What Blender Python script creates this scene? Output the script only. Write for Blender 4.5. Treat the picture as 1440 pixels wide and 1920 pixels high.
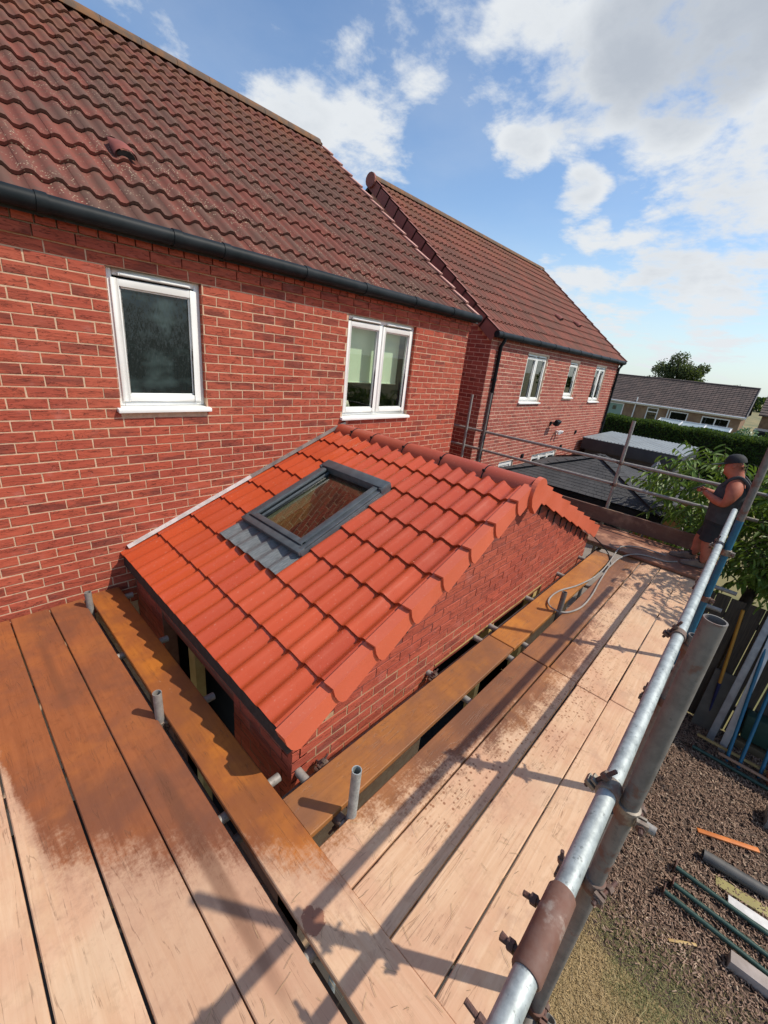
import bpy, bmesh, math, random
from mathutils import Matrix, Vector, noise
random.seed(7)
R_ = random.random
for o in list(bpy.data.objects): bpy.data.objects.remove(o)
SC = bpy.context.scene
C = SC.collection
PI = math.pi
# ------------------------------------------------------------------ camera, world, sun
CAMROT = [[0.682154, -0.72345, 0.106237], [-0.190725, -0.316302, -0.929289], [0.705897, 0.613656, -0.353746]]
cd = bpy.data.cameras.new('camera'); cam = bpy.data.objects.new('camera', cd); C.objects.link(cam)
r0, r1, r2 = CAMROT
cam.matrix_world = Matrix(((r0[0], -r1[0], -r2[0], 0), (r0[1], -r1[1], -r2[1], -3.7), (r0[2], -r1[2], -r2[2], 4.28), (0, 0, 0, 1)))
cd.sensor_fit = 'VERTICAL'; cd.sensor_height = 36; cd.lens = 14.56329
cd.clip_start = .05; cd.clip_end = 3000
SC.camera = cam
CAMPOS = Vector((0, -3.7, 4.28))
SC.view_settings.view_transform = 'Standard'; SC.view_settings.look = 'None'
SC.view_settings.exposure = 0.27; SC.view_settings.gamma = 1; SC.view_settings.use_curve_mapping = False
SUN_EL, SUN_AZ = math.radians(50.4), math.radians(-56)      # azimuth measured from +x towards +y
sv = Vector((math.cos(SUN_EL)*math.cos(SUN_AZ), math.cos(SUN_EL)*math.sin(SUN_AZ), math.sin(SUN_EL)))
sl = bpy.data.lights.new('sun', 'SUN'); sl.energy = 3.75; sl.angle = math.radians(0.7); sl.color = (1, .92, .80)
so = bpy.data.objects.new('sun', sl); C.objects.link(so); so.location = (4, -8, 12)
so.rotation_euler = sv.to_track_quat('Z', 'Y').to_euler()

def nn(nt, typ, **kw):
    n = nt.nodes.new(typ)
    for k, v in kw.items():
        if k.startswith('i_'):
            key = k[2:]; key = int(key) if key.isdigit() else key.replace('_', ' ')
            s = n.inputs[key]
            if isinstance(v, bpy.types.NodeSocket): nt.links.new(v, s)
            else: s.default_value = v
        else: setattr(n, k, v)
    return n
def col4(c): return (c[0], c[1], c[2], 1)
def mth(nt, op, a, b=0.0, c=None, clamp=False):
    n = nt.nodes.new('ShaderNodeMath'); n.operation = op; n.use_clamp = clamp
    for i, v in enumerate((a, b) if c is None else (a, b, c)):
        if isinstance(v, bpy.types.NodeSocket): nt.links.new(v, n.inputs[i])
        else: n.inputs[i].default_value = v
    return n.outputs[0]
def mixc(nt, f, a, b, blend='MIX'):
    n = nt.nodes.new('ShaderNodeMix'); n.data_type = 'RGBA'; n.blend_type = blend
    for i, v in ((0, f), (6, a), (7, b)):
        if isinstance(v, bpy.types.NodeSocket): nt.links.new(v, n.inputs[i])
        elif i == 0: n.inputs[0].default_value = v
        else: n.inputs[i].default_value = col4(v)
    return n.outputs[2]
def sstep(nt, v, a, b):
    n = nt.nodes.new('ShaderNodeMapRange'); n.interpolation_type = 'SMOOTHSTEP'
    nt.links.new(v, n.inputs[0]); n.inputs[1].default_value = a; n.inputs[2].default_value = b
    return n.outputs[0]

world = bpy.data.worlds.new('World'); SC.world = world; world.use_nodes = True
nt = world.node_tree; nt.nodes.clear()
sky = nn(nt, 'ShaderNodeTexSky', sky_type='NISHITA', sun_disc=False, sun_elevation=SUN_EL,
         sun_rotation=math.atan2(sv.x, sv.y), air_density=1.0, dust_density=0.6, ozone_density=1.5)
geo = nn(nt, 'ShaderNodeTexCoord'); gdir = geo.outputs['Generated']
sep = nn(nt, 'ShaderNodeSeparateXYZ', i_0=gdir)
zc = mth(nt, 'MAXIMUM', sep.outputs[2], 0.0)
zz = mth(nt, 'ADD', zc, 0.16)
px = mth(nt, 'DIVIDE', sep.outputs[0], zz); py = mth(nt, 'DIVIDE', sep.outputs[1], zz)
pv = nn(nt, 'ShaderNodeCombineXYZ', i_0=px, i_1=py)
n1 = nn(nt, 'ShaderNodeTexNoise', i_Vector=pv.outputs[0], i_Scale=3.1, i_Detail=10, i_Roughness=.62, i_Distortion=.12)
n2 = nn(nt, 'ShaderNodeTexNoise', i_Vector=pv.outputs[0], i_Scale=.8, i_Detail=3, i_Roughness=.5)
# the clouds in view, each a soft patch of the sky with the wispy noise breaking its edge
BL = [((.526,.713,.463),.14,.75),((.58,.706,.406),.12,.85),((.637,.691,.343),.10,.9),((.538,.766,.352),.11,.95),((.504,.78,.371),.08,.6),((.642,.596,.483),.10,.7),
 ((.671,.59,.449),.06,.55),((.825,.303,.476),.15,1.3),((.758,.458,.465),.13,.95),((.812,.386,.437),.12,1.1),((.861,.209,.465),.13,1.3),((.861,.252,.442),.14,1.2),
 ((.803,.469,.368),.065,1.0),((.763,.507,.401),.045,.7),((.871,.381,.311),.055,1.0),((.905,.353,.237),.04,.85),((.944,.187,.273),.13,1.0),((.919,.165,.359),.085,.95),
 ((.953,.228,.2),.11,1.0),((.934,.308,.181),.08,.85),((.9,.39,.196),.07,.8),((.969,.12,.214),.13,.95),((.966,.178,.188),.05,.8),((.947,.295,.124),.10,.7),((.982,.16,.1),.12,.75),
 ((.281,.868,.41),.07,.6),((.338,.853,.398),.06,.5),((.695,.524,.492),.07,.5),((.765,.43,.479),.10,.8)]
acc = None
for c, r, w in BL:
    v = Vector(c).normalized()
    d = nn(nt, 'ShaderNodeVectorMath', operation='DOT_PRODUCT', i_0=gdir, i_1=tuple(v))
    m = sstep(nt, d.outputs['Value'], math.cos(r*1.22), math.cos(r*.25))
    m = mth(nt, 'MULTIPLY', m, w)
    acc = m if acc is None else mth(nt, 'MAXIMUM', acc, m)
# beyond the view the same broken cloud goes on, from the large noise alone
vd = nn(nt, 'ShaderNodeVectorMath', operation='DOT_PRODUCT', i_0=gdir, i_1=tuple(Vector((.80, .45, .30)).normalized()))
outv = sstep(nt, vd.outputs['Value'], .80, .62)
bg = mth(nt, 'MULTIPLY', sstep(nt, n2.outputs[0], .46, .66), .9)
acc = mth(nt, 'MAXIMUM', acc, mth(nt, 'MULTIPLY', outv, bg))
dens = mth(nt, 'ADD', acc, mth(nt, 'MULTIPLY', mth(nt, 'SUBTRACT', n1.outputs[0], .505), 3.5))
cov = sstep(nt, dens, .42, 1.15)
cov = mth(nt, 'MULTIPLY', cov, sstep(nt, acc, .02, .3))
thin = sstep(nt, mth(nt, 'ADD', n2.outputs[0], mth(nt, 'MULTIPLY', n1.outputs[0], .4)), .55, .95)
cov = mth(nt, 'MAXIMUM', cov, mth(nt, 'MULTIPLY', thin, .16))
grey = sstep(nt, mth(nt, 'ADD', acc, mth(nt, 'MULTIPLY', n1.outputs[0], .7)), 1.25, 1.75)
ccol = mixc(nt, grey, (.66, .69, .72), (.40, .44, .50))
skyc = nn(nt, 'ShaderNodeHueSaturation', i_Saturation=1.08, i_Value=.98, i_Color=sky.outputs[0])
hz = sstep(nt, zc, .30, .0)
b1 = nn(nt, 'ShaderNodeBackground', i_Color=skyc.outputs[0], i_Strength=.15)
b2 = nn(nt, 'ShaderNodeBackground', i_Color=ccol, i_Strength=1.0)
b3 = nn(nt, 'ShaderNodeBackground', i_Color=(.50, .63, .70, 1), i_Strength=1.0)
mh = nn(nt, 'ShaderNodeMixShader', i_0=mth(nt, 'MULTIPLY', hz, .62), i_1=b1.outputs[0], i_2=b3.outputs[0])
ms = nn(nt, 'ShaderNodeMixShader', i_0=cov, i_1=mh.outputs[0], i_2=b2.outputs[0])
wo = nn(nt, 'ShaderNodeOutputWorld', i_0=ms.outputs[0])

# ------------------------------------------------------------------ object helpers
WM = {}
def finish(o, parent, basis):
    C.objects.link(o); o.matrix_basis = basis; WM[o] = basis.copy()
    if parent is not None:
        o.parent = parent; o.matrix_parent_inverse = WM[parent].inverted()
    return o
def empty(name, loc):
    return finish(bpy.data.objects.new(name, None), None, Matrix.Translation(loc))
def tag(o, label=None, cat=None, group=None, kind=None):
    if label: o['label'] = label
    if cat: o['category'] = cat
    if group: o['group'] = group
    if kind: o['kind'] = kind
    return o
def thing(name, loc, label, cat, group=None): return tag(empty(name, loc), label, cat, group)
def link(name, me, basis, parent=None): return finish(bpy.data.objects.new(name, me), parent, basis)

class MB:
    def __init__(s): s.v = []; s.f = []; s.m = []; s.at = []
    def add(s, vs, fs, mi=0, M=None, a=None):
        b = len(s.v)
        if M is not None: vs = [M @ Vector(v) for v in vs]
        s.v += [tuple(v) for v in vs]; s.f += [tuple(b+i for i in f) for f in fs]; s.m += [mi]*len(fs)
        s.at += [R_() if a is None else a]*len(vs)
        return s
    def box(s, x0, x1, y0, y1, z0, z1, mi=0, M=None, a=None):
        vs = [(x, y, z) for x in (x0, x1) for y in (y0, y1) for z in (z0, z1)]
        return s.add(vs, [(0,1,3,2),(4,6,7,5),(0,4,5,1),(2,3,7,6),(0,2,6,4),(1,5,7,3)], mi, M, a)
    def beam(s, p, q, w, h, up=(0,0,1), mi=0):
        p, q = Vector(p), Vector(q); d = (q-p); L = d.length; x = d/L; z = Vector(up); y = z.cross(x).normalized(); z = x.cross(y)
        M = Matrix(((x.x,y.x,z.x,p.x),(x.y,y.y,z.y,p.y),(x.z,y.z,z.z,p.z),(0,0,0,1)))
        return s.box(0, L, -w/2, w/2, -h/2, h/2, mi, M)
    def tube(s, pts, r, n=12, caps=True, mi=0, hollow=0):
        pts = [Vector(p) for p in pts]; rs = r if isinstance(r, (list, tuple)) else [r]*len(pts)
        rings = []; up = None
        for i, p in enumerate(pts):
            t = (pts[min(i+1, len(pts)-1)] - pts[max(i-1, 0)]).normalized()
            if up is None: up = t.orthogonal().normalized()
            up = (up - t*up.dot(t)).normalized(); w = t.cross(up)
            rings.append([p + (up*math.cos(2*PI*k/n) + w*math.sin(2*PI*k/n))*rs[i] for k in range(n)])
        vs = [v for g in rings for v in g]; fs = []
        for i in range(len(pts)-1):
            for k in range(n): fs.append((i*n+k, i*n+(k+1)%n, (i+1)*n+(k+1)%n, (i+1)*n+k))
        if caps and not hollow:
            fs.append(tuple(range(n))[::-1]); fs.append(tuple((len(pts)-1)*n+k for k in range(n)))
        s.add(vs, fs, mi, None, 0)
        if hollow:   # wall thickness at both ends: rim and an inner sleeve
            for e, q in ((0, pts[1]-pts[0]), (len(pts)-1, pts[-2]-pts[-1])):
                q = q.normalized(); ri = rings[e]; k2 = (rs[e]-hollow)/rs[e]
                inn = [pts[e]+(v-pts[e])*k2 for v in ri]; deep = [v+q*.12 for v in inn]
                vv = list(ri)+inn+deep; ff = []
                for k in range(n):
                    a, b = k, (k+1) % n
                    ff += [(a, b, n+b, n+a), (n+a, n+b, 2*n+b, 2*n+a)]
                ff.append(tuple(2*n+k for k in range(n)))
                s.add(vv, ff, mi, None, 0)
        return s
    def mesh(s, name, mats, smooth=False, origin=None, fix=True):
        me = bpy.data.meshes.new(name)
        o = Vector(origin) if origin is not None else Vector((0,0,0))
        me.from_pydata([tuple(Vector(v)-o) for v in s.v], [], s.f)
        if not isinstance(mats, (list, tuple)): mats = [mats]
        for m in mats: me.materials.append(m)
        me.polygons.foreach_set('material_index', s.m)
        at = me.attributes.new('rnd', 'FLOAT', 'POINT'); at.data.foreach_set('value', s.at)
        if fix:
            bm = bmesh.new(); bm.from_mesh(me); bmesh.ops.recalc_face_normals(bm, faces=bm.faces); bm.to_mesh(me); bm.free()
        if smooth:
            me.polygons.foreach_set('use_smooth', [True]*len(me.polygons))
            try: me.set_sharp_from_angle(angle=math.radians(40))
            except Exception: pass
        me.update(); return me
    def obj(s, name, mats, parent=None, smooth=False, fix=True):
        xs = [v[0] for v in s.v]; ys = [v[1] for v in s.v]; zs = [v[2] for v in s.v]
        o = Vector(((min(xs)+max(xs))/2, (min(ys)+max(ys))/2, min(zs)))
        return link(name, s.mesh(name, mats, smooth, o, fix), Matrix.Translation(o), parent)
    def bev(s, name, mats, w, parent=None, seg=2, smooth=True):
        o = s.obj(name, mats, parent)
        bm = bmesh.new(); bm.from_mesh(o.data); bmesh.ops.remove_doubles(bm, verts=bm.verts, dist=1e-5)
        bmesh.ops.bevel(bm, geom=list(bm.edges), offset=w, segments=seg, affect='EDGES', profile=.5); bm.to_mesh(o.data); bm.free()
        if smooth:
            o.data.polygons.foreach_set('use_smooth', [True]*len(o.data.polygons))
            try: o.data.set_sharp_from_angle(angle=math.radians(35))
            except Exception: pass
        return o
def frame_M(o, x, y, z):
    return Matrix(((x[0],y[0],z[0],o[0]),(x[1],y[1],z[1],o[1]),(x[2],y[2],z[2],o[2]),(0,0,0,1)))

# ------------------------------------------------------------------ materials
def newmat(name):
    m = bpy.data.materials.new(name); m.use_nodes = True; nt = m.node_tree
    b = nt.nodes['Principled BSDF']; return m, nt, b
def pos(nt, sx=1, sy=1, sz=1, rnd=0):
    g = nn(nt, 'ShaderNodeNewGeometry')
    v = nn(nt, 'ShaderNodeVectorMath', operation='MULTIPLY', i_0=g.outputs['Position'], i_1=(sx, sy, sz)).outputs[0]
    if rnd:
        oi = nn(nt, 'ShaderNodeObjectInfo'); k = mth(nt, 'MULTIPLY', oi.outputs['Random'], rnd)
        v = nn(nt, 'ShaderNodeVectorMath', operation='ADD', i_0=v, i_1=k).outputs[0]
    return v
def noi(nt, vec, scale, detail=4, rough=.55, dist=0):
    return nn(nt, 'ShaderNodeTexNoise', i_Vector=vec, i_Scale=scale, i_Detail=detail, i_Roughness=rough, i_Distortion=dist).outputs[0]
def bump(nt, b, h, strength=.4, dist=.01):
    n = nn(nt, 'ShaderNodeBump', i_Height=h, i_Strength=strength, i_Distance=dist); nt.links.new(n.outputs[0], b.inputs['Normal'])
def rndv(nt):
    oi = nn(nt, 'ShaderNodeObjectInfo'); a = nn(nt, 'ShaderNodeAttribute', attribute_name='rnd')
    return mth(nt, 'FRACT', mth(nt, 'ADD', oi.outputs['Random'], a.outputs['Fac']))
def plain(name, c1, c2=None, rough=.6, scale=8, bmp=.2, metal=0, spec=.5, bscale=None, stretch=(1,1,1), rnd=0, lo=.35, hi=.65):
    m, nt, b = newmat(name)
    v = pos(nt, *stretch, rnd=rnd)
    f = noi(nt, v, scale, 5)
    c2 = c2 or tuple(x*.8 for x in c1)
    nt.links.new(mixc(nt, sstep(nt, f, lo, hi), c1, c2), b.inputs['Base Color'])
    b.inputs['Roughness'].default_value = rough; b.inputs['Metallic'].default_value = metal
    b.inputs['Specular IOR Level'].default_value = spec
    if bmp: bump(nt, b, noi(nt, v, bscale or scale*3, 4), bmp, .005)
    return m
def mat_brick(name, reds, dark, wash=0):
    m, nt, b = newmat(name); r = rndv(nt)
    g = nn(nt, 'ShaderNodeNewGeometry'); s = nn(nt, 'ShaderNodeSeparateXYZ', i_0=g.outputs['Position'])
    u = mth(nt, 'ADD', s.outputs[0], s.outputs[1])
    uv = nn(nt, 'ShaderNodeCombineXYZ', i_0=mth(nt, 'MULTIPLY', u, 5), i_1=mth(nt, 'MULTIPLY', r, 40), i_2=mth(nt, 'MULTIPLY', s.outputs[2], 26)).outputs[0]
    c = mixc(nt, sstep(nt, r, .1, .9), reds[0], reds[1])
    c = mixc(nt, mth(nt, 'MULTIPLY', sstep(nt, noi(nt, g.outputs['Position'], 1.4, 4), .42, .6), .35), c, reds[2])
    st = noi(nt, uv, 1.3, 7, .62, .9)
    c = mixc(nt, mth(nt, 'MULTIPLY', sstep(nt, st, .40, .68), .5), c, tuple(x*.62 for x in reds[0]))
    # drag-wiped creases
    cr = nn(nt, 'ShaderNodeTexNoise', i_Vector=uv, i_Scale=1.0, i_Detail=3, i_Distortion=2.2).outputs[0]
    ln = mth(nt, 'SUBTRACT', 1, sstep(nt, mth(nt, 'ABSOLUTE', mth(nt, 'SUBTRACT', cr, .5)), .0, .018))
    ln = mth(nt, 'MULTIPLY', ln, sstep(nt, st, .42, .55))
    c = mixc(nt, mth(nt, 'MULTIPLY', ln, .75), c, dark)
    # a share of the bricks carries a burnt smear
    sm = mth(nt, 'MULTIPLY', sstep(nt, mth(nt, 'FRACT', mth(nt, 'MULTIPLY', r, 7.31)), .70, .80), sstep(nt, noi(nt, uv, .55, 3), .44, .60))
    c = mixc(nt, mth(nt, 'MULTIPLY', sm, .62), c, dark)
    # pale salt bloom
    c = mixc(nt, mth(nt, 'MULTIPLY', sstep(nt, noi(nt, g.outputs['Position'], 7, 4), .56, .8), .22+wash), c, (.55, .27, .24))
    nt.links.new(c, b.inputs['Base Color']); b.inputs['Roughness'].default_value = .82
    b.inputs['Specular IOR Level'].default_value = .3
    bump(nt, b, mth(nt, 'SUBTRACT', st, mth(nt, 'MULTIPLY', ln, .9)), .8, .006)
    return m
M_brick = mat_brick('house_brick', [(.41,.082,.044),(.33,.064,.038),(.43,.115,.065)], (.12,.034,.026))
M_brickN = mat_brick('neighbour_brick', [(.38,.100,.068),(.30,.072,.052),(.41,.14,.10)], (.14,.04,.03), .05)
M_brickA = mat_brick('extension_brick', [(.42,.086,.048),(.35,.068,.040),(.40,.105,.06)], (.17,.045,.032))
M_mortar = plain('pale_mortar', (.58,.39,.26), (.47,.31,.20), .95, 20, .6)
M_mortarN = plain('bright_mortar', (.74,.54,.40), (.62,.44,.32), .95, 20, .4)
M_mortarA = plain('new_mortar', (.34,.20,.11), (.40,.26,.15), .95, 14, .6)
M_upvc = plain('white_upvc', (.80,.80,.77), (.74,.74,.70), .35, 3, 0)
M_gutter = plain('black_gutter', (.010,.014,.016), (.018,.022,.025), .5, 6, .1, spec=.12)
M_black = plain('black_felt', (.015,.015,.015), (.03,.03,.03), .8, 30, .2)
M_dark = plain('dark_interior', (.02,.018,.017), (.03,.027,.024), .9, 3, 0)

def mat_tile(name, a, b_, lichen=0, gloss=.75, rx=None):
    m, nt, b = newmat(name); r = rndv(nt)
    g = nn(nt, 'ShaderNodeNewGeometry'); P = g.outputs['Position']; s = nn(nt, 'ShaderNodeSeparateXYZ', i_0=P)
    c = mixc(nt, r, a, b_)
    big = noi(nt, P, 2.1, 6, .6)
    if lichen:
        if rx is not None:   # grime settles on the roll tops of each tile and the clay shows in the channels
            q = mth(nt, 'FRACT', mth(nt, 'DIVIDE', mth(nt, 'SUBTRACT', s.outputs[0], rx[0]), rx[1]))
            top = mth(nt, 'SINE', mth(nt, 'MULTIPLY', q, 2*PI*rx[1]/.149))
            tp = mth(nt, 'MULTIPLY', sstep(nt, top, -.8, .9), sstep(nt, mth(nt, 'ADD', big, mth(nt, 'MULTIPLY', noi(nt, P, 26, 4), .35)), .50, .78))
            c = mixc(nt, mth(nt, 'MULTIPLY', tp, .62), c, (.105,.068,.052))
        c = mixc(nt, mth(nt, 'MULTIPLY', sstep(nt, mth(nt, 'ADD', big, mth(nt, 'MULTIPLY', mth(nt, 'SUBTRACT', r, .5), .22)), .40, .62), .6), c, (.115,.066,.050))
        c = mixc(nt, mth(nt, 'MULTIPLY', sstep(nt, noi(nt, P, 16, 5), .5, .75), .6), c, (.12,.07,.05))
        up = mth(nt, 'MULTIPLY', sstep(nt, s.outputs[2], 6.0, 7.7), sstep(nt, noi(nt, P, 4, 4), .35, .6))
        c = mixc(nt, mth(nt, 'MULTIPLY', up, .38), c, (.25,.10,.045))
        vo = nn(nt, 'ShaderNodeTexVoronoi', i_Vector=P, i_Scale=42, i_Randomness=1)
        sp = mth(nt, 'MULTIPLY', sstep(nt, vo.outputs['Distance'], .27, .15), sstep(nt, noi(nt, P, 3.1, 4), .43, .60))
        low = sstep(nt, s.outputs[2], 7.2, 5.2)
        c = mixc(nt, mth(nt, 'MULTIPLY', mth(nt, 'MULTIPLY', sp, low), lichen), c, (.50,.40,.27))
    else:
        c = mixc(nt, mth(nt, 'MULTIPLY', sstep(nt, big, .35, .65), .45), c, tuple(x*.80 for x in a))
        c = mixc(nt, mth(nt, 'MULTIPLY', sstep(nt, noi(nt, P, 60, 3), .62, .72), .25), c, (.62,.30,.22))
    nt.links.new(c, b.inputs['Base Color'])
    wetn = sstep(nt, noi(nt, P, 3.2, 4), .35, .65)
    if not lichen:
        nt.links.new(mth(nt, 'ADD', mth(nt, 'MULTIPLY', wetn, .22), gloss-.1), b.inputs['Roughness'])
    else: b.inputs['Roughness'].default_value = gloss
    b.inputs['Specular IOR Level'].default_value = .55 if not lichen else .2
    if not lichen:
        b.inputs['Coat Weight'].default_value = .16 if gloss < .3 else .05; b.inputs['Coat Roughness'].default_value = .16
    bump(nt, b, mth(nt, 'ADD', noi(nt, P, 90, 3), mth(nt, 'MULTIPLY', noi(nt, P, 9, 4), .8)), .35 if lichen else .16, .004)
    return m
M_oldtile = mat_tile('weathered_roof_tile', (.20,.064,.046), (.125,.050,.040), lichen=.85, gloss=.9, rx=(5.79-25*.30, .30))
M_ntile = mat_tile('neighbour_roof_tile', (.215,.076,.055), (.175,.064,.048), lichen=.12, gloss=.88)
M_newtile = mat_tile('new_red_tile', (.50,.078,.024), (.39,.056,.020), gloss=.26)
M_verge = mat_tile('verge_red', (.60,.125,.058), (.54,.105,.05), gloss=.55)
M_nverge = plain('dark_red_verge', (.25,.085,.065), (.20,.07,.055), .75, 5, .2)
M_ridgeold = plain('lichened_ridge', (.18,.085,.035), (.10,.065,.045), .9, 9, .5)
M_lead = plain('grey_lead', (.10,.115,.12), (.17,.185,.19), .45, 16, .5, stretch=(1, 9, 1))
M_skyframe = plain('grey_aluminium', (.055,.066,.075), (.075,.088,.098), .42, 12, .1)
M_pine = plain('pale_timber', (.50,.36,.15), (.42,.27,.10), .6, 6, .2)
M_white = plain('white_trim', (.75,.74,.72), (.62,.61,.60), .5, 12, .1)

def mat_wood(name, ax, dry, wet, side):
    m, nt, b = newmat(name)
    g = nn(nt, 'ShaderNodeNewGeometry'); P = g.outputs['Position']; s = nn(nt, 'ShaderNodeSeparateXYZ', i_0=P)
    oi = nn(nt, 'ShaderNodeObjectInfo'); rd = oi.outputs['Random']
    st = (2.2, 38, 38) if ax == 'x' else (38, 2.2, 38)
    v = nn(nt, 'ShaderNodeVectorMath', operation='MULTIPLY', i_0=P, i_1=st).outputs[0]
    v = nn(nt, 'ShaderNodeVectorMath', operation='ADD', i_0=v, i_1=mth(nt, 'MULTIPLY', rd, 60)).outputs[0]
    gr = noi(nt, v, 1.0, 6, .62, 1.1); gr2 = noi(nt, v, .33, 4, .5, 2.0)
    soft = noi(nt, P, 3.5, 5, .6); blot = noi(nt, P, 9, 5, .65)
    c = mixc(nt, sstep(nt, gr, .3, .7), dry[0], dry[1])
    c = mixc(nt, mth(nt, 'MULTIPLY', sstep(nt, soft, .42, .62), .55), c, dry[2])
    mott = noi(nt, P, 24, 6, .7); wide = noi(nt, P, 1.3, 4, .6)
    c = mixc(nt, mth(nt, 'MULTIPLY', sstep(nt, mott, .50, .68), .35), c, tuple(x*.72 for x in dry[0]))
    c = mixc(nt, mth(nt, 'MULTIPLY', sstep(nt, wide, .48, .66), .5), c, (.57,.41,.27))
    c = mixc(nt, mth(nt, 'MULTIPLY', sstep(nt, noi(nt, P, 4.1, 5, .7), .56, .70), .45), c, (.40,.24,.16))
    c = mixc(nt, mth(nt, 'MULTIPLY', sstep(nt, mth(nt, 'ADD', rd, mth(nt, 'MULTIPLY', soft, .3)), .7, 1.1), .5), c, tuple(x*.8 for x in dry[2]))
    ln = mth(nt, 'SUBTRACT', 1, sstep(nt, mth(nt, 'ABSOLUTE', mth(nt, 'SUBTRACT', gr2, .5)), .0, .012))
    ln = mth(nt, 'MULTIPLY', ln, sstep(nt, blot, .44, .56))
    vo = nn(nt, 'ShaderNodeTexVoronoi', i_Vector=v, i_Scale=.085, i_Randomness=1)
    w = mixc(nt, sstep(nt, gr, .28, .72), wet[0], wet[1])
    w = mixc(nt, mth(nt, 'MULTIPLY', sstep(nt, soft, .40, .62), .7), w, wet[2])
    w = mixc(nt, mth(nt, 'MULTIPLY', sstep(nt, wide, .46, .62), .6), w, tuple(x*.62+.012 for x in wet[2]))
    w = mixc(nt, mth(nt, 'MULTIPLY', sstep(nt, noi(nt, P, 2.3, 4, .6), .50, .66), .5), w, (wet[0][0]*1.25, wet[0][1]*1.25, wet[0][2]*.9))
    w = mixc(nt, mth(nt, 'MULTIPLY', sstep(nt, mott, .52, .70), .4), w, tuple(x*.66 for x in wet[1]))
    nw = mth(nt, 'SUBTRACT', mth(nt, 'ADD', mth(nt, 'MULTIPLY', blot, .45), mth(nt, 'MULTIPLY', gr, .25)), .35)
    X, Y = s.outputs[0], s.outputs[1]
    if side == 'L':   # hosed-down end next to the house wall: wet where y is above the tide line
        yb = mth(nt, 'ADD', mth(nt, 'MULTIPLY', X, -.95), -2.12)
        yb = mth(nt, 'ADD', yb, mth(nt, 'MULTIPLY', sstep(nt, X, .0, -.12), .75))
        wt = mth(nt, 'ADD', mth(nt, 'SUBTRACT', Y, yb), mth(nt, 'MULTIPLY', nw, 1.0))
        wm = sstep(nt, mth(nt, 'ADD', wt, mth(nt, 'MULTIPLY', mth(nt, 'SUBTRACT', noi(nt, P, 60, 4, .7), .5), .35)), -.10, .20)
        damp = sstep(nt, mth(nt, 'ADD', wt, mth(nt, 'MULTIPLY', mth(nt, 'SUBTRACT', mott, .5), .9)), -.34, .06)
        c = mixc(nt, mth(nt, 'MULTIPLY', damp, .45), c, (.38,.21,.135))
        dx = mth(nt, 'SUBTRACT', X, .665); dy = mth(nt, 'SUBTRACT', Y, -3.0)
        dd = mth(nt, 'SQRT', mth(nt, 'ADD', mth(nt, 'MULTIPLY', dx, dx), mth(nt, 'MULTIPLY', dy, dy)))
        sp = sstep(nt, mth(nt, 'ADD', dd, mth(nt, 'MULTIPLY', mth(nt, 'SUBTRACT', noi(nt, P, 34, 4, .6), .5), .075)), .050, .043)
        wm = mth(nt, 'MAXIMUM', wm, mth(nt, 'MULTIPLY', sp, .9)); w = mixc(nt, sp, w, (.26,.105,.06))
    elif side == 'R':
        f = mth(nt, 'ADD', mth(nt, 'MULTIPLY', mth(nt, 'ADD', Y, 2.93), 3.2), mth(nt, 'MULTIPLY', sstep(nt, X, 1.0, 2.6), .85))
        f = mth(nt, 'SUBTRACT', f, mth(nt, 'MULTIPLY', sstep(nt, X, 1.25, .85), .35))
        f = mth(nt, 'SUBTRACT', f, mth(nt, 'MULTIPLY', sstep(nt, X, 3.2, 4.2), .45))
        f = mth(nt, 'ADD', f, mth(nt, 'MULTIPLY', nw, 3.2))
        wm = sstep(nt, mth(nt, 'ADD', f, mth(nt, 'MULTIPLY', mth(nt, 'SUBTRACT', noi(nt, P, 60, 4, .7), .5), 1.1)), -.25, .45)
        v2 = nn(nt, 'ShaderNodeTexVoronoi', i_Vector=P, i_Scale=38, i_Randomness=1)
        ds = mth(nt, 'MULTIPLY', sstep(nt, v2.outputs['Distance'], .34, .2), sstep(nt, mth(nt, 'ADD', f, mth(nt, 'MULTIPLY', v2.outputs['Color'], .5)), -.9, .1))
        ds = mth(nt, 'MULTIPLY', ds, sstep(nt, X, 1.0, 1.4))
        wm = mth(nt, 'MAXIMUM', wm, mth(nt, 'MULTIPLY', ds, .85))
    elif side == 'W': wm = mth(nt, 'ADD', 0.97, 0)
    elif side == 'F': wm = mth(nt, 'MULTIPLY', sstep(nt, mth(nt, 'ADD', soft, mth(nt, 'MULTIPLY', nw, .3)), .36, .52), .85)
    else: wm = mth(nt, 'ADD', 0, 0)
    # flaky dry flecks left inside the wet area
    fl = mth(nt, 'MULTIPLY', sstep(nt, noi(nt, P, 15, 6, .7), .67, .71), sstep(nt, soft, .5, .6))
    if side == 'L': wm = mth(nt, 'MULTIPLY', wm, mth(nt, 'SUBTRACT', 1, fl))
    c = mixc(nt, wm, c, w)
    c = mixc(nt, mth(nt, 'MULTIPLY', ln, .42), c, (.14,.065,.035))
    kn = sstep(nt, vo.outputs['Distance'], .16, .07)
    c = mixc(nt, mth(nt, 'MULTIPLY', kn, .62), c, (.13,.055,.03))
    st2 = sstep(nt, noi(nt, P, 5.3, 7, .75), .64, .72)
    c = mixc(nt, mth(nt, 'MULTIPLY', st2, .28), c, (.16,.08,.05))
    nt.links.new(c, b.inputs['Base Color'])
    nt.links.new(mth(nt, 'SUBTRACT', .85, mth(nt, 'MULTIPLY', wm, .42)), b.inputs['Roughness'])
    b.inputs['Specular IOR Level'].default_value = .35
    bump(nt, b, mth(nt, 'SUBTRACT', gr, ln), .45, .003)
    return m
DRY = [(.56,.345,.205), (.64,.43,.275), (.52,.285,.18)]
WETL = [(.31,.105,.040), (.26,.085,.032), (.21,.078,.040)]
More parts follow.
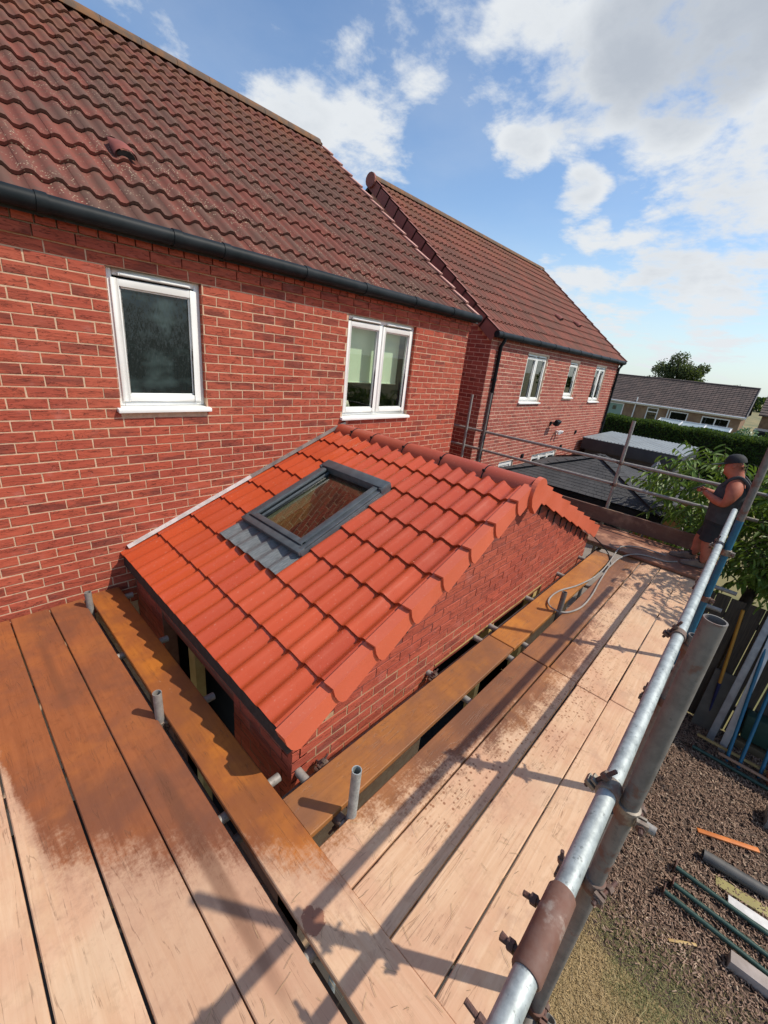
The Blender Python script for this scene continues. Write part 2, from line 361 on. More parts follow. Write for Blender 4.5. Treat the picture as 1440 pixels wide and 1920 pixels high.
ORG = [(.40,.135,.025), (.33,.105,.022), (.27,.085,.028)]
WETR = [(.30,.125,.05), (.24,.10,.042), (.20,.085,.042)]
M_woodL = mat_wood('scaffold_board_wet_left', 'y', DRY, WETL, 'L')
M_woodO = mat_wood('scaffold_board_orange_stain', 'y', DRY, ORG, 'L')
M_woodR = mat_wood('scaffold_board_right', 'x', DRY, WETR, 'R')
M_woodI = mat_wood('scaffold_board_wet_inner', 'x', DRY, [(.32,.125,.035),(.26,.10,.03),(.24,.10,.045)], 'W')
M_woodI2 = mat_wood('scaffold_board_orange_inner', 'x', DRY, [(.42,.165,.035),(.35,.13,.03),(.30,.11,.03)], 'W')
M_woodF = mat_wood('scaffold_board_far', 'y', [(.42,.20,.12),(.48,.25,.15),(.40,.17,.11)], [(.16,.065,.04),(.20,.085,.045),(.13,.05,.035)], 'F')
M_woodT = mat_wood('toe_board_timber', 'y', [(.16,.085,.06),(.20,.11,.075),(.13,.07,.055)], WETL, 'N')

def mat_galv(name, base, rust, rough=.42, metal=.75):
    m, nt, b = newmat(name)
    g = nn(nt, 'ShaderNodeTexCoord'); P = nn(nt, 'ShaderNodeNewGeometry').outputs['Position']
    c = mixc(nt, sstep(nt, noi(nt, P, 22, 6, .7), .35, .68), base[0], base[1])
    c = mixc(nt, mth(nt, 'MULTIPLY', sstep(nt, noi(nt, P, 60, 3), .62, .7), .5), c, (.08,.085,.08))
    rm = sstep(nt, noi(nt, P, 9, 6, .65), 1-rust, 1.08-rust)
    c = mixc(nt, mth(nt, 'MULTIPLY', rm, .8), c, (.13,.05,.03))
    nt.links.new(c, b.inputs['Base Color'])
    nt.links.new(mth(nt, 'SUBTRACT', metal, mth(nt, 'MULTIPLY', rm, metal)), b.inputs['Metallic'])
    nt.links.new(mth(nt, 'ADD', rough, mth(nt, 'MULTIPLY', noi(nt, P, 40, 3), .18)), b.inputs['Roughness'])
    bump(nt, b, noi(nt, P, 80, 4), .25, .002)
    return m
M_galv = mat_galv('bright_galvanised', [(.44,.48,.47),(.27,.30,.30)], .30, .50, .5)
M_galvdull = mat_galv('weathered_galvanised', [(.19,.175,.16),(.13,.12,.11)], .44, .6, .25)
M_galvfar = mat_galv('aged_galvanised', [(.33,.31,.28),(.24,.22,.20)], .36, .55, .3)
M_bluetube = mat_galv('blue_painted_tube', [(.006,.105,.19),(.008,.085,.15)], .25, .5, 0)
M_rust = mat_galv('rusty_coupler', [(.13,.075,.055),(.20,.16,.13)], .52, .7, .2)
M_rustfine = mat_galv('rusty_sleeve', [(.30,.24,.20),(.20,.10,.07)], .60, .6, .2)
M_collar = mat_galv('coupler_steel', [(.30,.27,.22),(.16,.11,.09)], .45, .55, .5)
M_thread = plain('rusty_thread', (.12,.055,.04), (.07,.04,.035), .8, 60, .5)

def mat_glass(name, tint=(.02,.03,.03), obscure=False, refl=1.5):
    m, nt, b = newmat(name)
    out = nt.nodes['Material Output']; nt.nodes.remove(b)
    g0 = nn(nt, 'ShaderNodeNewGeometry')
    dt = nn(nt, 'ShaderNodeVectorMath', operation='DOT_PRODUCT', i_0=g0.outputs['Incoming'], i_1=g0.outputs['Normal'])
    frv = mth(nt, 'ADD', mth(nt, 'MULTIPLY', mth(nt, 'POWER', mth(nt, 'SUBTRACT', 1, mth(nt, 'ABSOLUTE', dt.outputs['Value'])), 5), .96), .04)
    gl = nn(nt, 'ShaderNodeBsdfGlossy', i_Color=(1,1,1,1), i_Roughness=.06 if obscure else .01)
    if obscure:
        P = pos(nt, 60, 60, 9)
        bn = nn(nt, 'ShaderNodeBump', i_Height=noi(nt, P, 1, 4), i_Strength=.6, i_Distance=.01)
        nt.links.new(bn.outputs[0], gl.inputs['Normal'])
        c = noi(nt, pos(nt, 2, 2, 3), 1.6, 3)
        d = nn(nt, 'ShaderNodeBsdfDiffuse', i_Color=mixc(nt, sstep(nt, c, .45, .7), (.006,.011,.013), (.035,.055,.055)))
        mix = nn(nt, 'ShaderNodeMixShader', i_0=frv, i_1=d.outputs[0], i_2=gl.outputs[0])
    else:
        tr = nn(nt, 'ShaderNodeBsdfTransparent', i_Color=col4(tint))
        k = mth(nt, 'ADD', mth(nt, 'MULTIPLY', frv, refl), .02, clamp=True)
        mix = nn(nt, 'ShaderNodeMixShader', i_0=k, i_1=tr.outputs[0], i_2=gl.outputs[0])
    nt.links.new(mix.outputs[0], out.inputs[0]); return m
M_glass = mat_glass('clear_glazing', (.90,.94,.92), refl=.8)
M_glassd = mat_glass('dark_glazing', (.5,.56,.56))
M_roofglass = mat_glass('coated_roof_glazing', (.62,.64,.56), refl=2.3)
M_obscure = mat_glass('obscure_glazing', obscure=True)
# ------------------------------------------------------------------ brickwork
F_ = 776.7088
def project(p):
    d = Vector(p)-CAMPOS
    x = d.dot(Vector(r0)); y = d.dot(Vector(r1)); z = d.dot(Vector(r2))
    if z <= .05: return None
    return 720+F_*x/z, 960+F_*y/z, z
def inview(p, m=40):
    q = project(p); return q is not None and -m < q[0] < 1440+m and -m < q[1] < 1920+m
BR = []
for k in range(6):       # six brick faces with chipped, uneven arrises, shared by every stretcher
    rr = random.Random(k); j = lambda a=.0022: rr.uniform(-a, a)
    L, H, D, c = .2165, .0662, .04, .0025
    vs = [(j(), D, j()), (L+j(), D, j()), (L+j(), D, H+j()), (j(), D, H+j()),
          (j(), c, j()), (L+j(), c, j()), (L+j(), c, H+j()), (j(), c, H+j()),
          (c+j(), j(.001), c+j()), (L-c+j(), j(.001), c+j()), (L-c+j(), j(.001), H-c+j()), (c+j(), j(.001), H-c+j())]
    fs = [(0,1,5,4),(1,2,6,5),(2,3,7,6),(3,0,4,7),(4,5,9,8),(5,6,10,9),(6,7,11,10),(7,4,8,11),(8,9,10,11)]
    BR.append((vs, fs))
def brick_mesh(k, mat):
    b = MB(); b.add(BR[k][0], BR[k][1], 0, None, 0.0); me = b.mesh('brick', mat, origin=(0,0,0)); return me
def layout(u0, u1, z0, z1, openings=(), bond=0, keep=None, zref=0.0, L=.217, pitch=.225):
    out = []; k = math.floor((z0-zref)/.075)
    while zref+k*.075+.06 < z1:
        za = zref+k*.075+.004; zb = za+.067
        if za < z0-.004: k += 1; continue
        segs = [(u0, u1)]
        for (a, b, c, d) in openings:
            if zb > c+.012 and za < d-.012:
                ns = []
                for s, e in segs:
                    if b <= s or a >= e: ns.append((s, e))
                    else:
                        if a > s: ns.append((s, a))
                        if b < e: ns.append((b, e))
                segs = ns
        ph = bond + (pitch/2 if k % 2 else 0)
        for s, e in segs:
            i = math.floor((s-ph)/pitch)
            while ph+i*pitch < e:
                a = max(ph+i*pitch, s+.003); b = min(ph+i*pitch+L, e-.003)
                if b-a > .03 and (keep is None or keep(a, b, za, zb)): out.append((a, b, za, zb))
                i += 1
        k += 1
    return out
def lay(wall, F, rects, mat, nparts, proud=.0015, name='brick'):
    """F maps (u, inward, z); the nparts bricks that show largest are parts, the rest one joined piece"""
    inv = []; rest = []
    for r in rects:
        c = F @ Vector(((r[0]+r[1])/2, 0, (r[2]+r[3])/2)); d = (c-CAMPOS).length
        (inv if inview(c) else rest).append((d, r))
    inv.sort(key=lambda t: t[0])
    rest += inv[nparts:]; inv = inv[:nparts]
    mes = [brick_mesh(k, mat) for k in range(6)]
    for d, (a, b, c, e) in inv:
        M = F @ Matrix.Translation((a, -proud-random.uniform(0, .0022), c)) @ Matrix.Diagonal(((b-a)/.217, 1, (e-c)/.0668, 1))
        link(name, random.choice(mes), M, wall)
    if rest:
        m = MB()
        for d, (a, b, c, e) in rest:
            M = F @ Matrix.Translation((a, -proud-random.uniform(0, .002), c)) @ Matrix.Diagonal(((b-a)/.217, 1, (e-c)/.0668, 1))
            v, f = random.choice(BR); m.add(v, f, 0, M)
        o = m.obj('brickwork', mat, wall); o['kind'] = 'stuff'
def slab(u0, u1, z0, z1, openings, F, mat, name, parent, t=.10, top=None):
    """mortar bed with real openings, t thick; top = list of (u, z) for a gable outline"""
    us = sorted({u0, u1, *[q for o in openings for q in o[:2]]}); zs = sorted({z0, z1, *[q for o in openings for q in o[2:]]})
    us = [q for q in us if u0 <= q <= u1]; zs = [q for q in zs if z0 <= q <= z1]
    m = MB()
    for i in range(len(us)-1):
        for k in range(len(zs)-1):
            a, b, c, d = us[i], us[i+1], zs[k], zs[k+1]
            if any(a >= o[0]-1e-6 and b <= o[1]+1e-6 and c >= o[2]-1e-6 and d <= o[3]+1e-6 for o in openings): continue
            m.box(a, b, 0, t, c, d, 0, F)
    if top:
        n = len(top); vs = [(u, 0, z) for u, z in top]+[(u, t, z) for u, z in top]
        m.add(vs, [tuple(range(n)), tuple(range(2*n-1, n-1, -1))]+[(i, (i+1) % n, n+(i+1) % n, n+i) for i in range(n)], 0, F)
    return m.obj(name, mat, parent)
def ring(m, x0, x1, z0, z1, w, y0, y1, mi=0, M=None, wb=None):
    wb = wb or w
    m.box(x0, x0+w, y0, y1, z0, z1, mi, M); m.box(x1-w, x1, y0, y1, z0, z1, mi, M)
    m.box(x0+w, x1-w, y0, y1, z1-w, z1, mi, M); m.box(x0+w, x1-w, y0, y1, z0, z0+wb, mi, M)
def window(parent, x0, x1, z0, z1, y, n, glass, vents=True, F=None, sill=True, name='window', label=None):
    F = F or Matrix.Identity(4)
    m = MB(); ring(m, x0, x1, z0+.035, z1, .045, y, y+.07, 0, F)
    w = (x1-x0)/n
    for k in range(1, n): m.box(x0+k*w-.02, x0+k*w+.02, y+.002, y+.068, z0+.08, z1-.045, 0, F)
    W = m.bev(name, M_upvc, .004, parent)
    if label: W['label'] = label
    for k in range(n):
        a, b = x0+k*w+(.03 if k == 0 else .008), x0+(k+1)*w-(.03 if k == n-1 else .008)
        s = MB(); ring(s, a, b, z0+.065, z1-.062, .052, y-.014, y+.045, 0, F); ring(s, a+.052, b-.052, z0+.117, z1-.114, .012, y+.002, y+.03, 0, F)
        s.bev('sash', M_upvc, .005, W)
        p = MB(); p.box(a+.05, b-.05, y+.012, y+.02, z0+.115, z1-.112, 0, F); p.obj('pane', glass, W)
        if vents:
            v = MB(); v.box(a+.05, b-.05, y-.028, y-.001, z1-.045, z1-.024, 0, F); v.box(a+.06, b-.06, y-.033, y-.028, z1-.041, z1-.029, 0, F)
            v.bev('trickle_vent', M_upvc, .003, W)
    if sill:
        s = MB(); s.add([(x0-.03, y+.07, z0+.04), (x1+.03, y+.07, z0+.04), (x1+.03, -.045, z0+.018), (x0-.03, -.045, z0+.018),
                         (x0-.03, y+.07, z0+.0), (x1+.03, y+.07, z0+.0), (x1+.03, -.045, z0-.012), (x0-.03, -.045, z0-.012)],
                        [(0,1,2,3),(4,7,6,5),(0,3,7,4),(1,5,6,2),(3,2,6,7),(0,4,5,1)], 0, F)
        s.bev('sill', M_upvc, .004, W)
    return W

# ------------------------------------------------------------------ tiles
def tile_geo(w, gauge, lap, amp, per, u0=0.0, u1=None, old=True, n=14, t=.014, lift=.020, phase=0.0):
    u1 = w if u1 is None else u1
    def h(u):
        x = 2*PI*(u/per+phase)
        if old: return amp*math.tanh(1.9*math.sin(x))/math.tanh(1.9)
        s = math.sin(x); return amp*(s if s > 0 else s*.75) + amp*.22*math.sin(2*x)
    us = [u0+(u1-u0)*i/n for i in range(n+1)]
    vs, fs = [], []
    for v, up in ((0, lift), (gauge+lap, lift*(-lap/gauge))):
        for u in us: vs.append((u, v, h(u)+up+.012))
    for u in us: vs.append((u, .002, h(u)+lift+.012-t*1.25))
    for i in range(n):
        fs.append((i, i+1, n+1+i+1, n+1+i)); fs.append((2*n+2+i, 2*n+2+i+1, i+1, i))
    # side edges give the joint its depth
    b = len(vs)
    for u in (us[0], us[-1]):
        hh = h(u)
        vs += [(u, gauge+lap, hh-lift*lap/gauge+.012-t)]
    fs.append((0, n+1, b, 2*n+2)); fs.append((n, 3*n+2, b+1, 2*n+1))
    return vs, fs
def tile_mesh(geo, mat):
    b = MB(); b.add(geo[0], geo[1], 0, None, 0.0); return b.mesh('roof_tile', mat, smooth=True, origin=(0,0,0), fix=False)
def tile_field(parent, F, cols, rows, w, gauge, geo, mat, nparts, skip=None, name='roof_tile', jit=.0025, xoff=lambda r: 0):
    me = tile_mesh(geo, mat); inv = []; rest = []
    for r in range(rows):
        for c in range(cols):
            if skip and skip(c, r): continue
            M = F @ Matrix.Translation((c*w+xoff(r)+random.uniform(-jit, jit)*.6, r*gauge+random.uniform(-jit, jit), random.uniform(0, jit))) @ Matrix.Rotation(random.uniform(-.004, .004), 4, 'Z')
            p = M @ Vector((w/2, gauge/2, .02)); d = (p-CAMPOS).length
            (inv if inview(p, 60) else rest).append((d, M))
    inv.sort(key=lambda t: t[0]); rest += inv[nparts:]
    for d, M in inv[:nparts]: link(name, me, M, parent)
    if rest:
        m = MB()
        for d, M in rest: m.add(geo[0], geo[1], 0, M)
        o = m.obj('distant_roof_tiles', mat, parent, smooth=True, fix=False); o['kind'] = 'stuff'

def half_pipe(m, p, q, r, n=10, drop=0.0, t=.014, mi=0):
    """ridge tile: half round along p-q with thickness"""
    p, q = Vector(p), Vector(q); d = (q-p).normalized(); z = Vector((0,0,1)); s = d.cross(z).normalized()
    vs = []
    for e in (p, q):
        for rr in (r, r-t):
            for k in range(n+1):
                a = PI*k/n; vs.append(e + s*math.cos(a)*rr + z*(math.sin(a)*rr-drop))
    K = n+1; fs = []
    for k in range(n):
        fs += [(k, k+1, 2*K+k+1, 2*K+k), (K+k+1, K+k, 3*K+k, 3*K+k+1), (k+1, k, K+k, K+k+1), (2*K+k, 2*K+k+1, 3*K+k+1, 3*K+k)]
    fs += [(0, 2*K, 3*K, K), (n, K+n, 3*K+n, 2*K+n)]
    m.add(vs, fs, mi, None, 0)

# ================================================================== THE SETTING
g = MB(); g.box(-400, 900, -500, 500, -.5, -.012); 
M_earth = plain('dry_ground', (.24,.19,.08), (.12,.125,.05), .95, .35, .3)
tag(g.obj('ground', M_earth), 'dry summer lawn and gardens reaching to the horizon', kind='structure')

# ================================================================== THE HOUSE
house = thing('brick_house', (2.5, 0, 0), 'red brick house on the left with weathered brown tiled roof and two white windows', 'house')
I4 = Matrix.Identity(4)
OP = [(1.03, 1.705, 3.655, 4.65), (3.31, 4.485, 3.52, 4.65)]
wall = slab(-1.8, 5.695, 0, 4.88, OP, I4, M_mortar, 'wall', house, .12)
rects = layout(-1.8, 5.70, 1.95, 4.72, OP, .03, zref=0.0)
lay(wall, I4, rects, M_brick, 300)
top1 = layout(-1.8, 5.70, 4.72, 4.80, (), .09); top2 = layout(-1.8, 5.70, 4.80, 4.88, (), .0, L=.1025, pitch=.1125)
lay(wall, I4, top1, M_brick, 26, .024, 'brick'); lay(wall, I4, top2, M_brick, 40, .024, 'brick')
FE = Matrix(((0,-1,0,5.70),(-1,0,0,0),(0,0,1,0),(0,0,0,1)))   # gable end facing +x
ge = MB(); ge.box(5.60, 5.694, .12, 7.6, 0, 4.88)
ge.add([(5.60,0.05,4.88),(5.60,7.6,4.88),(5.60,3.85,7.58),(5.694,0.05,4.88),(5.694,7.6,4.88),(5.694,3.85,7.58)], [(0,1,2),(3,5,4),(0,2,5,3),(1,4,5,2),(0,3,4,1)])
ge.obj('gable_wall', M_brick, house)
bk = MB(); bk.box(-1.8, 5.6, 7.5, 7.6, 0, 4.88); bk.box(-1.8, -1.7, .12, 7.5, 0, 4.88); bk.obj('back_wall', M_brick, house)
for (a, b, c, d) in OP:      # brick returns inside the openings
    for u0_, u1_ in ((a-.001, a+.0035), (b-.0035, b+.001)):
        m = MB(); z = math.ceil((c+.03)/.075)*.075+.004
        while z+.067 < d+.01: m.box(u0_, u1_, .0, .043, z, min(z+.067, d)); z += .075
        o = m.obj('reveal_bricks', M_brick, wall); o['kind'] = 'stuff'
rm = MB()
for a, b in ((.75, 2.2), (2.9, 5.2)):
    rm.box(a, b, 2.2, 2.25, 2.8, 4.84); rm.box(a-.05, a, .13, 2.25, 2.8, 4.84); rm.box(b, b+.05, .13, 2.25, 2.8, 4.84); rm.box(a, b, .13, 2.2, 2.75, 2.8); rm.box(a, b, .13, 2.2, 4.84, 4.87)
rm.obj('room_lining', plain('room_wall', (.16,.155,.14), (.10,.10,.09), .9, 1, 0), house)
w1 = window(house, 1.032, 1.703, 3.655, 4.648, .045, 1, M_obscure, label='white window with dark obscure glass')
w2 = window(house, 3.312, 4.483, 3.52, 4.648, .045, 2, M_glass, label='white window with two clear casements')
fa = MB(); fa.box(-1.8, 5.76, -.055, -.03, 4.865, 4.955); fa.obj('fascia', M_gutter, house)
gt = MB(); gt.tube([(-1.8, -.118, 4.905), (5.74, -.118, 4.905)], .052, 24); gutter = gt.obj('gutter', M_gutter, house, smooth=True)
for x in (.70, 1.48, 1.86, 2.65, 3.42, 4.25, 5.05):
    j = MB(); j.tube([(x-.03, -.118, 4.905), (x+.03, -.118, 4.905)], .058, 20); j.box(x-.012, x+.012, -.06, -.025, 4.84, 4.90)
    j.obj('gutter_bracket', M_gutter, gutter, smooth=True)
# main roof
PITCH = math.radians(35.3); cP, sP = math.cos(PITCH), math.sin(PITCH)
def zroof(y): return 7.66-.708*(3.85-y)
Y0 = -.075
NX = 25; X0 = 5.79-NX*.30
RF = frame_M((X0, Y0, zroof(Y0)-.004), (1,0,0), (0,cP,sP), (0,-sP,cP))
roof = MB(); rz = zroof(Y0)-.012
roof.add([(X0,Y0,rz),(5.79,Y0,rz),(5.79,3.85,7.645),(X0,3.85,7.645),(X0,7.775,rz),(5.79,7.775,rz),(X0,Y0,rz-.03),(5.79,Y0,rz-.03),(5.79,3.85,7.60),(X0,3.85,7.60),(X0,7.775,rz-.03),(5.79,7.775,rz-.03)],
         [(0,1,2,3),(3,2,5,4),(6,9,8,7),(9,10,11,8),(0,6,7,1),(1,7,8,2),(2,8,11,5),(3,9,6,0),(4,10,9,3)])
roof = roof.obj('roof', M_black, house)
GEO_OLD = tile_geo(.298, .343, .075, .0165, .149, old=True, n=16, t=.019, lift=.028)
tile_field(roof, RF, NX, 14, .30, .343, GEO_OLD, M_oldtile, 300, skip=lambda c, r: (c, r) == (11, 2) and False)
RB = frame_M((5.79, 7.775, rz+.01), (-1,0,0), (0,-cP,sP), (0,sP,cP))
tile_field(roof, RB, NX, 14, .30, .343, GEO_OLD, M_oldtile, 0)
for i in range(17):
    m = MB(); x = X0+i*.45; half_pipe(m, (x, 3.85, 7.665), (min(x+.445, 5.72), 3.85, 7.665), .115, 8, .02); m.obj('ridge_tile', M_ridgeold, roof, smooth=True)
M_under = plain('pale_undercloak', (.50,.27,.22), (.40,.20,.16), .85, 6, .2)
for r in range(14):      # bedded undercloak and dry verge end showing as a pale stair on the right slope edge
    v = MB(); v.box(-.02, .055, .01, .335, .004, .024); v.box(.035, .055, .01, .335, -.05, .004)
    link('verge_tile', v.mesh('verge_tile', M_under, origin=(0,0,0)), RF @ Matrix.Translation((NX*.30, r*.343, .045)) @ Matrix.Rotation(-.085, 4, 'X'), roof)
# vent hood tile
vt = MB()
for k in range(7):
    a0 = k/6
ptsv = []
nV = 8
vs = []; fs = []
for j, (vv, sc_) in enumerate(((0, 1), (.10, .95), (.20, .55), (.27, .12))):
    for k in range(nV+1):
        a = PI*k/nV; vs.append((.10*math.cos(a)*(.75+.25*sc_), vv, .075*math.sin(a)*sc_+.02))
for j in range(3):
    for k in range(nV): fs.append((j*(nV+1)+k, j*(nV+1)+k+1, (j+1)*(nV+1)+k+1, (j+1)*(nV+1)+k))
vt.add(vs, fs); vt.add([(v[0]*.82, .004, .02+(v[2]-.02)*.8) for v in vs[:nV+1]], [tuple(range(nV+1))], 1)
uv_ = (1.49-X0, (0.80-Y0)/cP)
link('vent_tile', vt.mesh('vent_tile', [plain('vent_tile_red', (.24,.062,.045), (.18,.05,.04), .8, 8, .2), M_black], smooth=True, origin=(0,0,0)), RF @ Matrix.Translation((uv_[0], uv_[1], .03)) @ Matrix.Rotation(.05, 4, 'X') @ Matrix.Diagonal((.85,.92,.85,1)), roof)

# things seen through the right-hand window
bl = MB(); bl.box(3.40, 4.40, .19, .193, 3.93, 4.64); bl.tube([(3.40, .192, 3.925), (4.40, .192, 3.925)], .010, 8)
tag(bl.obj('roller_blind', plain('sage_blind_fabric', (.66,.74,.52), (.60,.69,.48), .8, 3, 0)), 'pale green roller blind drawn half down behind the two-casement window', 'blind')
pp = thing('potted_plant', (4.12, .24, 3.60), 'small leafy green plant behind the right pane of the two-casement window', 'plant')
pt = MB(); pt.tube([(4.12,.24,3.60),(4.12,.24,3.68)], [.035,.045], 12); pt.obj('pot', plain('pot_grey', (.2,.2,.19)), pp)
lf = MB()
M_leafi = plain('houseplant_leaf', (.10,.30,.035), (.16,.38,.05), .4, 9, 0)
for k in range(16):
    a = R_()*2*PI; e = .2+R_()*1.1; L = .06+R_()*.03; h = 3.68+R_()*.16
    d = Vector((math.cos(a)*math.cos(e), math.sin(a)*math.cos(e)*.5, math.sin(e)*.6)); s = d.cross(Vector((0,0,1))).normalized()*.022
    b0 = Vector((4.12, .24, h)); lf.add([b0, b0+d*L*.5+s, b0+d*L, b0+d*L*.5-s], [(0,1,2,3)])
lf.tube([(4.12,.24,3.68),(4.12,.24,3.84)], .004, 5)
lf.obj('foliage', M_leafi, pp, fix=False)
sh = MB(); sh.box(3.32, 4.47, .13, .34, 3.565, 3.59); sh.obj('inner_sill', M_white, house)
orn = MB(); orn.tube([(3.43,.22,3.59),(3.47,.22,3.66),(3.56,.22,3.665),(3.60,.22,3.62)], [.035,.05,.045,.02], 12)
tag(orn.obj('cream_ornament', plain('cream_plush', (.62,.56,.42), (.5,.44,.32), .9, 30, .5), smooth=True), 'cream soft ornament lying on the sill behind the left pane', 'ornament')
cb = MB(); cb.box(3.44, 3.54, .40, .46, 3.62, 3.86); tag(cb.bev('cardboard_box', plain('cardboard', (.42,.30,.19)), .003), 'upright tan cardboard box behind the left pane of the window', 'box')

# ================================================================== NEIGHBOUR HOUSE
nb = thing('neighbour_house', (11, .45, 0), 'second red brick house beyond the gap, three small white upper windows, black downpipe', 'house')
NY = .45
FN = Matrix.Translation((0, NY, 0))
OPN = [(8.76, 9.80, 3.60, 4.62), (11.20, 11.83, 3.72, 4.60), (13.21, 14.13, 3.61, 4.61), (8.45, 9.15, 0, 2.31), (10.15, 11.72, 0, 2.32)]
nw = slab(7.2, 15.3, 0, 4.80, OPN, FN, M_mortarN, 'wall', nb, .12)
lay(nw, FN, layout(7.2, 15.3, 1.5, 4.80, OPN, .05), M_brickN, 300)
FS = Matrix(((0,1,0,7.2),(-1,0,0,0),(0,0,1,0),(0,0,0,1)))     # u = -y, inward = +x
top_ = [(-.45, 4.80), (-7.25, 4.80), (-3.85, 7.45)]
ns = slab(-7.25, -.57, 0, 4.80, [], FS, M_mortarN, 'gable_wall', nb, .12)
nt_ = MB(); nt_.add([(7.2,.45,4.80),(7.2,7.25,4.80),(7.2,3.85,7.40),(7.32,.45,4.80),(7.32,7.25,4.80),(7.32,3.85,7.40)], [(0,2,1),(3,4,5),(0,3,5,2),(1,2,5,4),(0,1,4,3)])
nt_.obj('gable_peak', M_mortar, nb)
lay(ns, FS, layout(-4.2, -.447, 1.6, 7.2, (), 0, keep=lambda a, b, c, d: d < 4.72+(-b-.45)*.76 and d < 7.2), M_brickN, 110)
ob = MB(); ob.box(7.32, 15.3, 7.13, 7.25, 0, 4.8); ob.box(15.18, 15.3, .57, 7.13, 0, 4.8)
ob.add([(15.18,.45,4.8),(15.18,7.25,4.8),(15.18,3.85,7.4),(15.3,.45,4.8),(15.3,7.25,4.8),(15.3,3.85,7.4)], [(0,1,2),(3,5,4),(0,2,5,3),(1,4,5,2),(0,3,4,1)]); ob.obj('back_wall', M_brickN, nb)
for (a, b, c, d), n in zip(OPN[:3], (2, 1, 2)): window(nb, a, b, c, d, .04, n, M_glassd, True, FN)
# third sash standing ajar on the nearest of them
dr = MB(); ring(dr, 8.46, 9.14, 0.05, 2.30, .09, .03, .09, 0, FN); dr.box(8.55, 9.05, .05, .06, .14, 2.21, 0, FN); dr.obj('back_door', M_upvc, nb)
W_ = window(nb, 10.16, 11.71, .05, 2.31, .03, 3, M_glassd, False, FN, sill=False, name='patio_door')
ib = MB(); ib.box(7.4, 15.1, .9, .95, 0, 4.7); ib.obj('room_lining', M_dark, nb)
gt = MB(); gt.tube([(7.12, NY-.11, 4.83), (15.42, NY-.11, 4.83)], .056, 16); g2 = gt.obj('gutter', M_gutter, nb, smooth=True)
for k in range(11):
    j = MB(); x = 7.3+k*.8; j.tube([(x-.025, NY-.11, 4.83), (x+.025, NY-.11, 4.83)], .062, 14); j.obj('gutter_bracket', M_gutter, g2, smooth=True)
fa = MB(); fa.box(7.14, 15.4, NY-.05, NY-.02, 4.78, 4.90); fa.obj('fascia', M_gutter, nb)
def downpipe(x, y, zt, nm, parent):
    d = MB(); d.tube([(x, y-.10, zt), (x, y-.10, zt-.05), (x, y-.045, zt-.16), (x, y-.045, .05)], .034, 12)
    o = d.obj(nm, M_gutter, parent, smooth=True)
    for z in (4.05, 2.95, 1.6):
        c = MB(); c.tube([(x, y-.045, z-.025), (x, y-.045, z+.025)], .04, 12); c.box(x-.06, x+.06, y-.03, y-.007, z-.02, z+.02); c.obj('pipe_clip', M_gutter, o)
downpipe(7.47, NY, 4.80, 'downpipe', nb); downpipe(15.22, NY, 4.80, 'downpipe', nb)
def zroofN(y): return 7.58-.786*(3.85-y)
PN = math.atan(.786); cN, sN = math.cos(PN), math.sin(PN)
NC = 28; XN = 7.12; gN = (3.85-NY+.09)/cN/13
FNR = frame_M((XN+.06, NY-.09, zroofN(NY-.09)-.0), (1,0,0), (0,cN,sN), (0,-sN,cN))
def nrow(r): return 0
nr = MB(); y0 = NY-.09; z0 = zroofN(y0)-.012; x1 = XN+.06+NC*.298
nr.add([(XN+.02,y0,z0),(x1,y0,z0),(x1,3.85,7.565),(XN+.02,3.85,7.565),(x1,7.79,z0),(XN+.02,7.79,z0),(XN+.02,y0,z0-.05),(x1,y0,z0-.05),(x1,3.85,7.50),(XN+.02,3.85,7.50),(x1,7.79,z0-.05),(XN+.02,7.79,z0-.05)],
       [(0,1,2,3),(3,2,4,5),(6,9,8,7),(9,11,10,8),(0,6,7,1),(1,7,8,2),(2,8,10,4),(3,9,6,0),(5,11,9,3)])
nr = nr.obj('roof', M_black, nb)
GEO_N = tile_geo(.296, gN, .07, .016, .149, old=True, n=12, t=.02, lift=.030)
tile_field(nr, FNR, NC, 13, .298, gN, GEO_N, M_oldtile if False else M_ntile, 300)
for i in range(19):
    m = MB(); x = XN+.02+i*.45; half_pipe(m, (x, 3.85, 7.59), (min(x+.445, x1+.03), 3.85, 7.59), .11, 8, .02); m.obj('ridge_tile', M_ridgeold, nr, smooth=True)
for r in range(13):
    for side in (0, 1):
        xo = 0 if side == 0 else NC*.298+.02
        v = MB(); v.box(-.055, .02, 0, gN+.03, .015, .035); v.add([(-.055,0,.035),(-.035,0,.035),(-.035,gN+.03,.035),(-.055,gN+.03,.035),(-.055,.0,-.20),(-.035,.0,-.20),(-.035,gN+.03,-.175),(-.055,gN+.03,-.175)], [(0,3,2,1),(4,5,6,7),(0,4,7,3),(1,2,6,5),(0,1,5,4),(3,7,6,2)])
        M = FNR @ Matrix.Translation((xo, r*gN, .04)) @ Matrix.Rotation(-.06, 4, 'X')
        if side: M = M @ Matrix.Diagonal((-1, 1, 1, 1))
        link('verge_tile', v.mesh('verge_tile', M_nverge, origin=(0,0,0)), M, nr)
cap = MB(); cap.tube([(XN-.04, 3.85, 7.57), (XN+.0, 3.85, 7.57)], .135, 14); cap.obj('ridge_end_cap', M_nverge, nr)
for x in (11.9, 13.3):
    link('vent_tile', bpy.data.meshes['vent_tile'], FNR @ Matrix.Translation((x-XN, 1.2, .03)), nr)
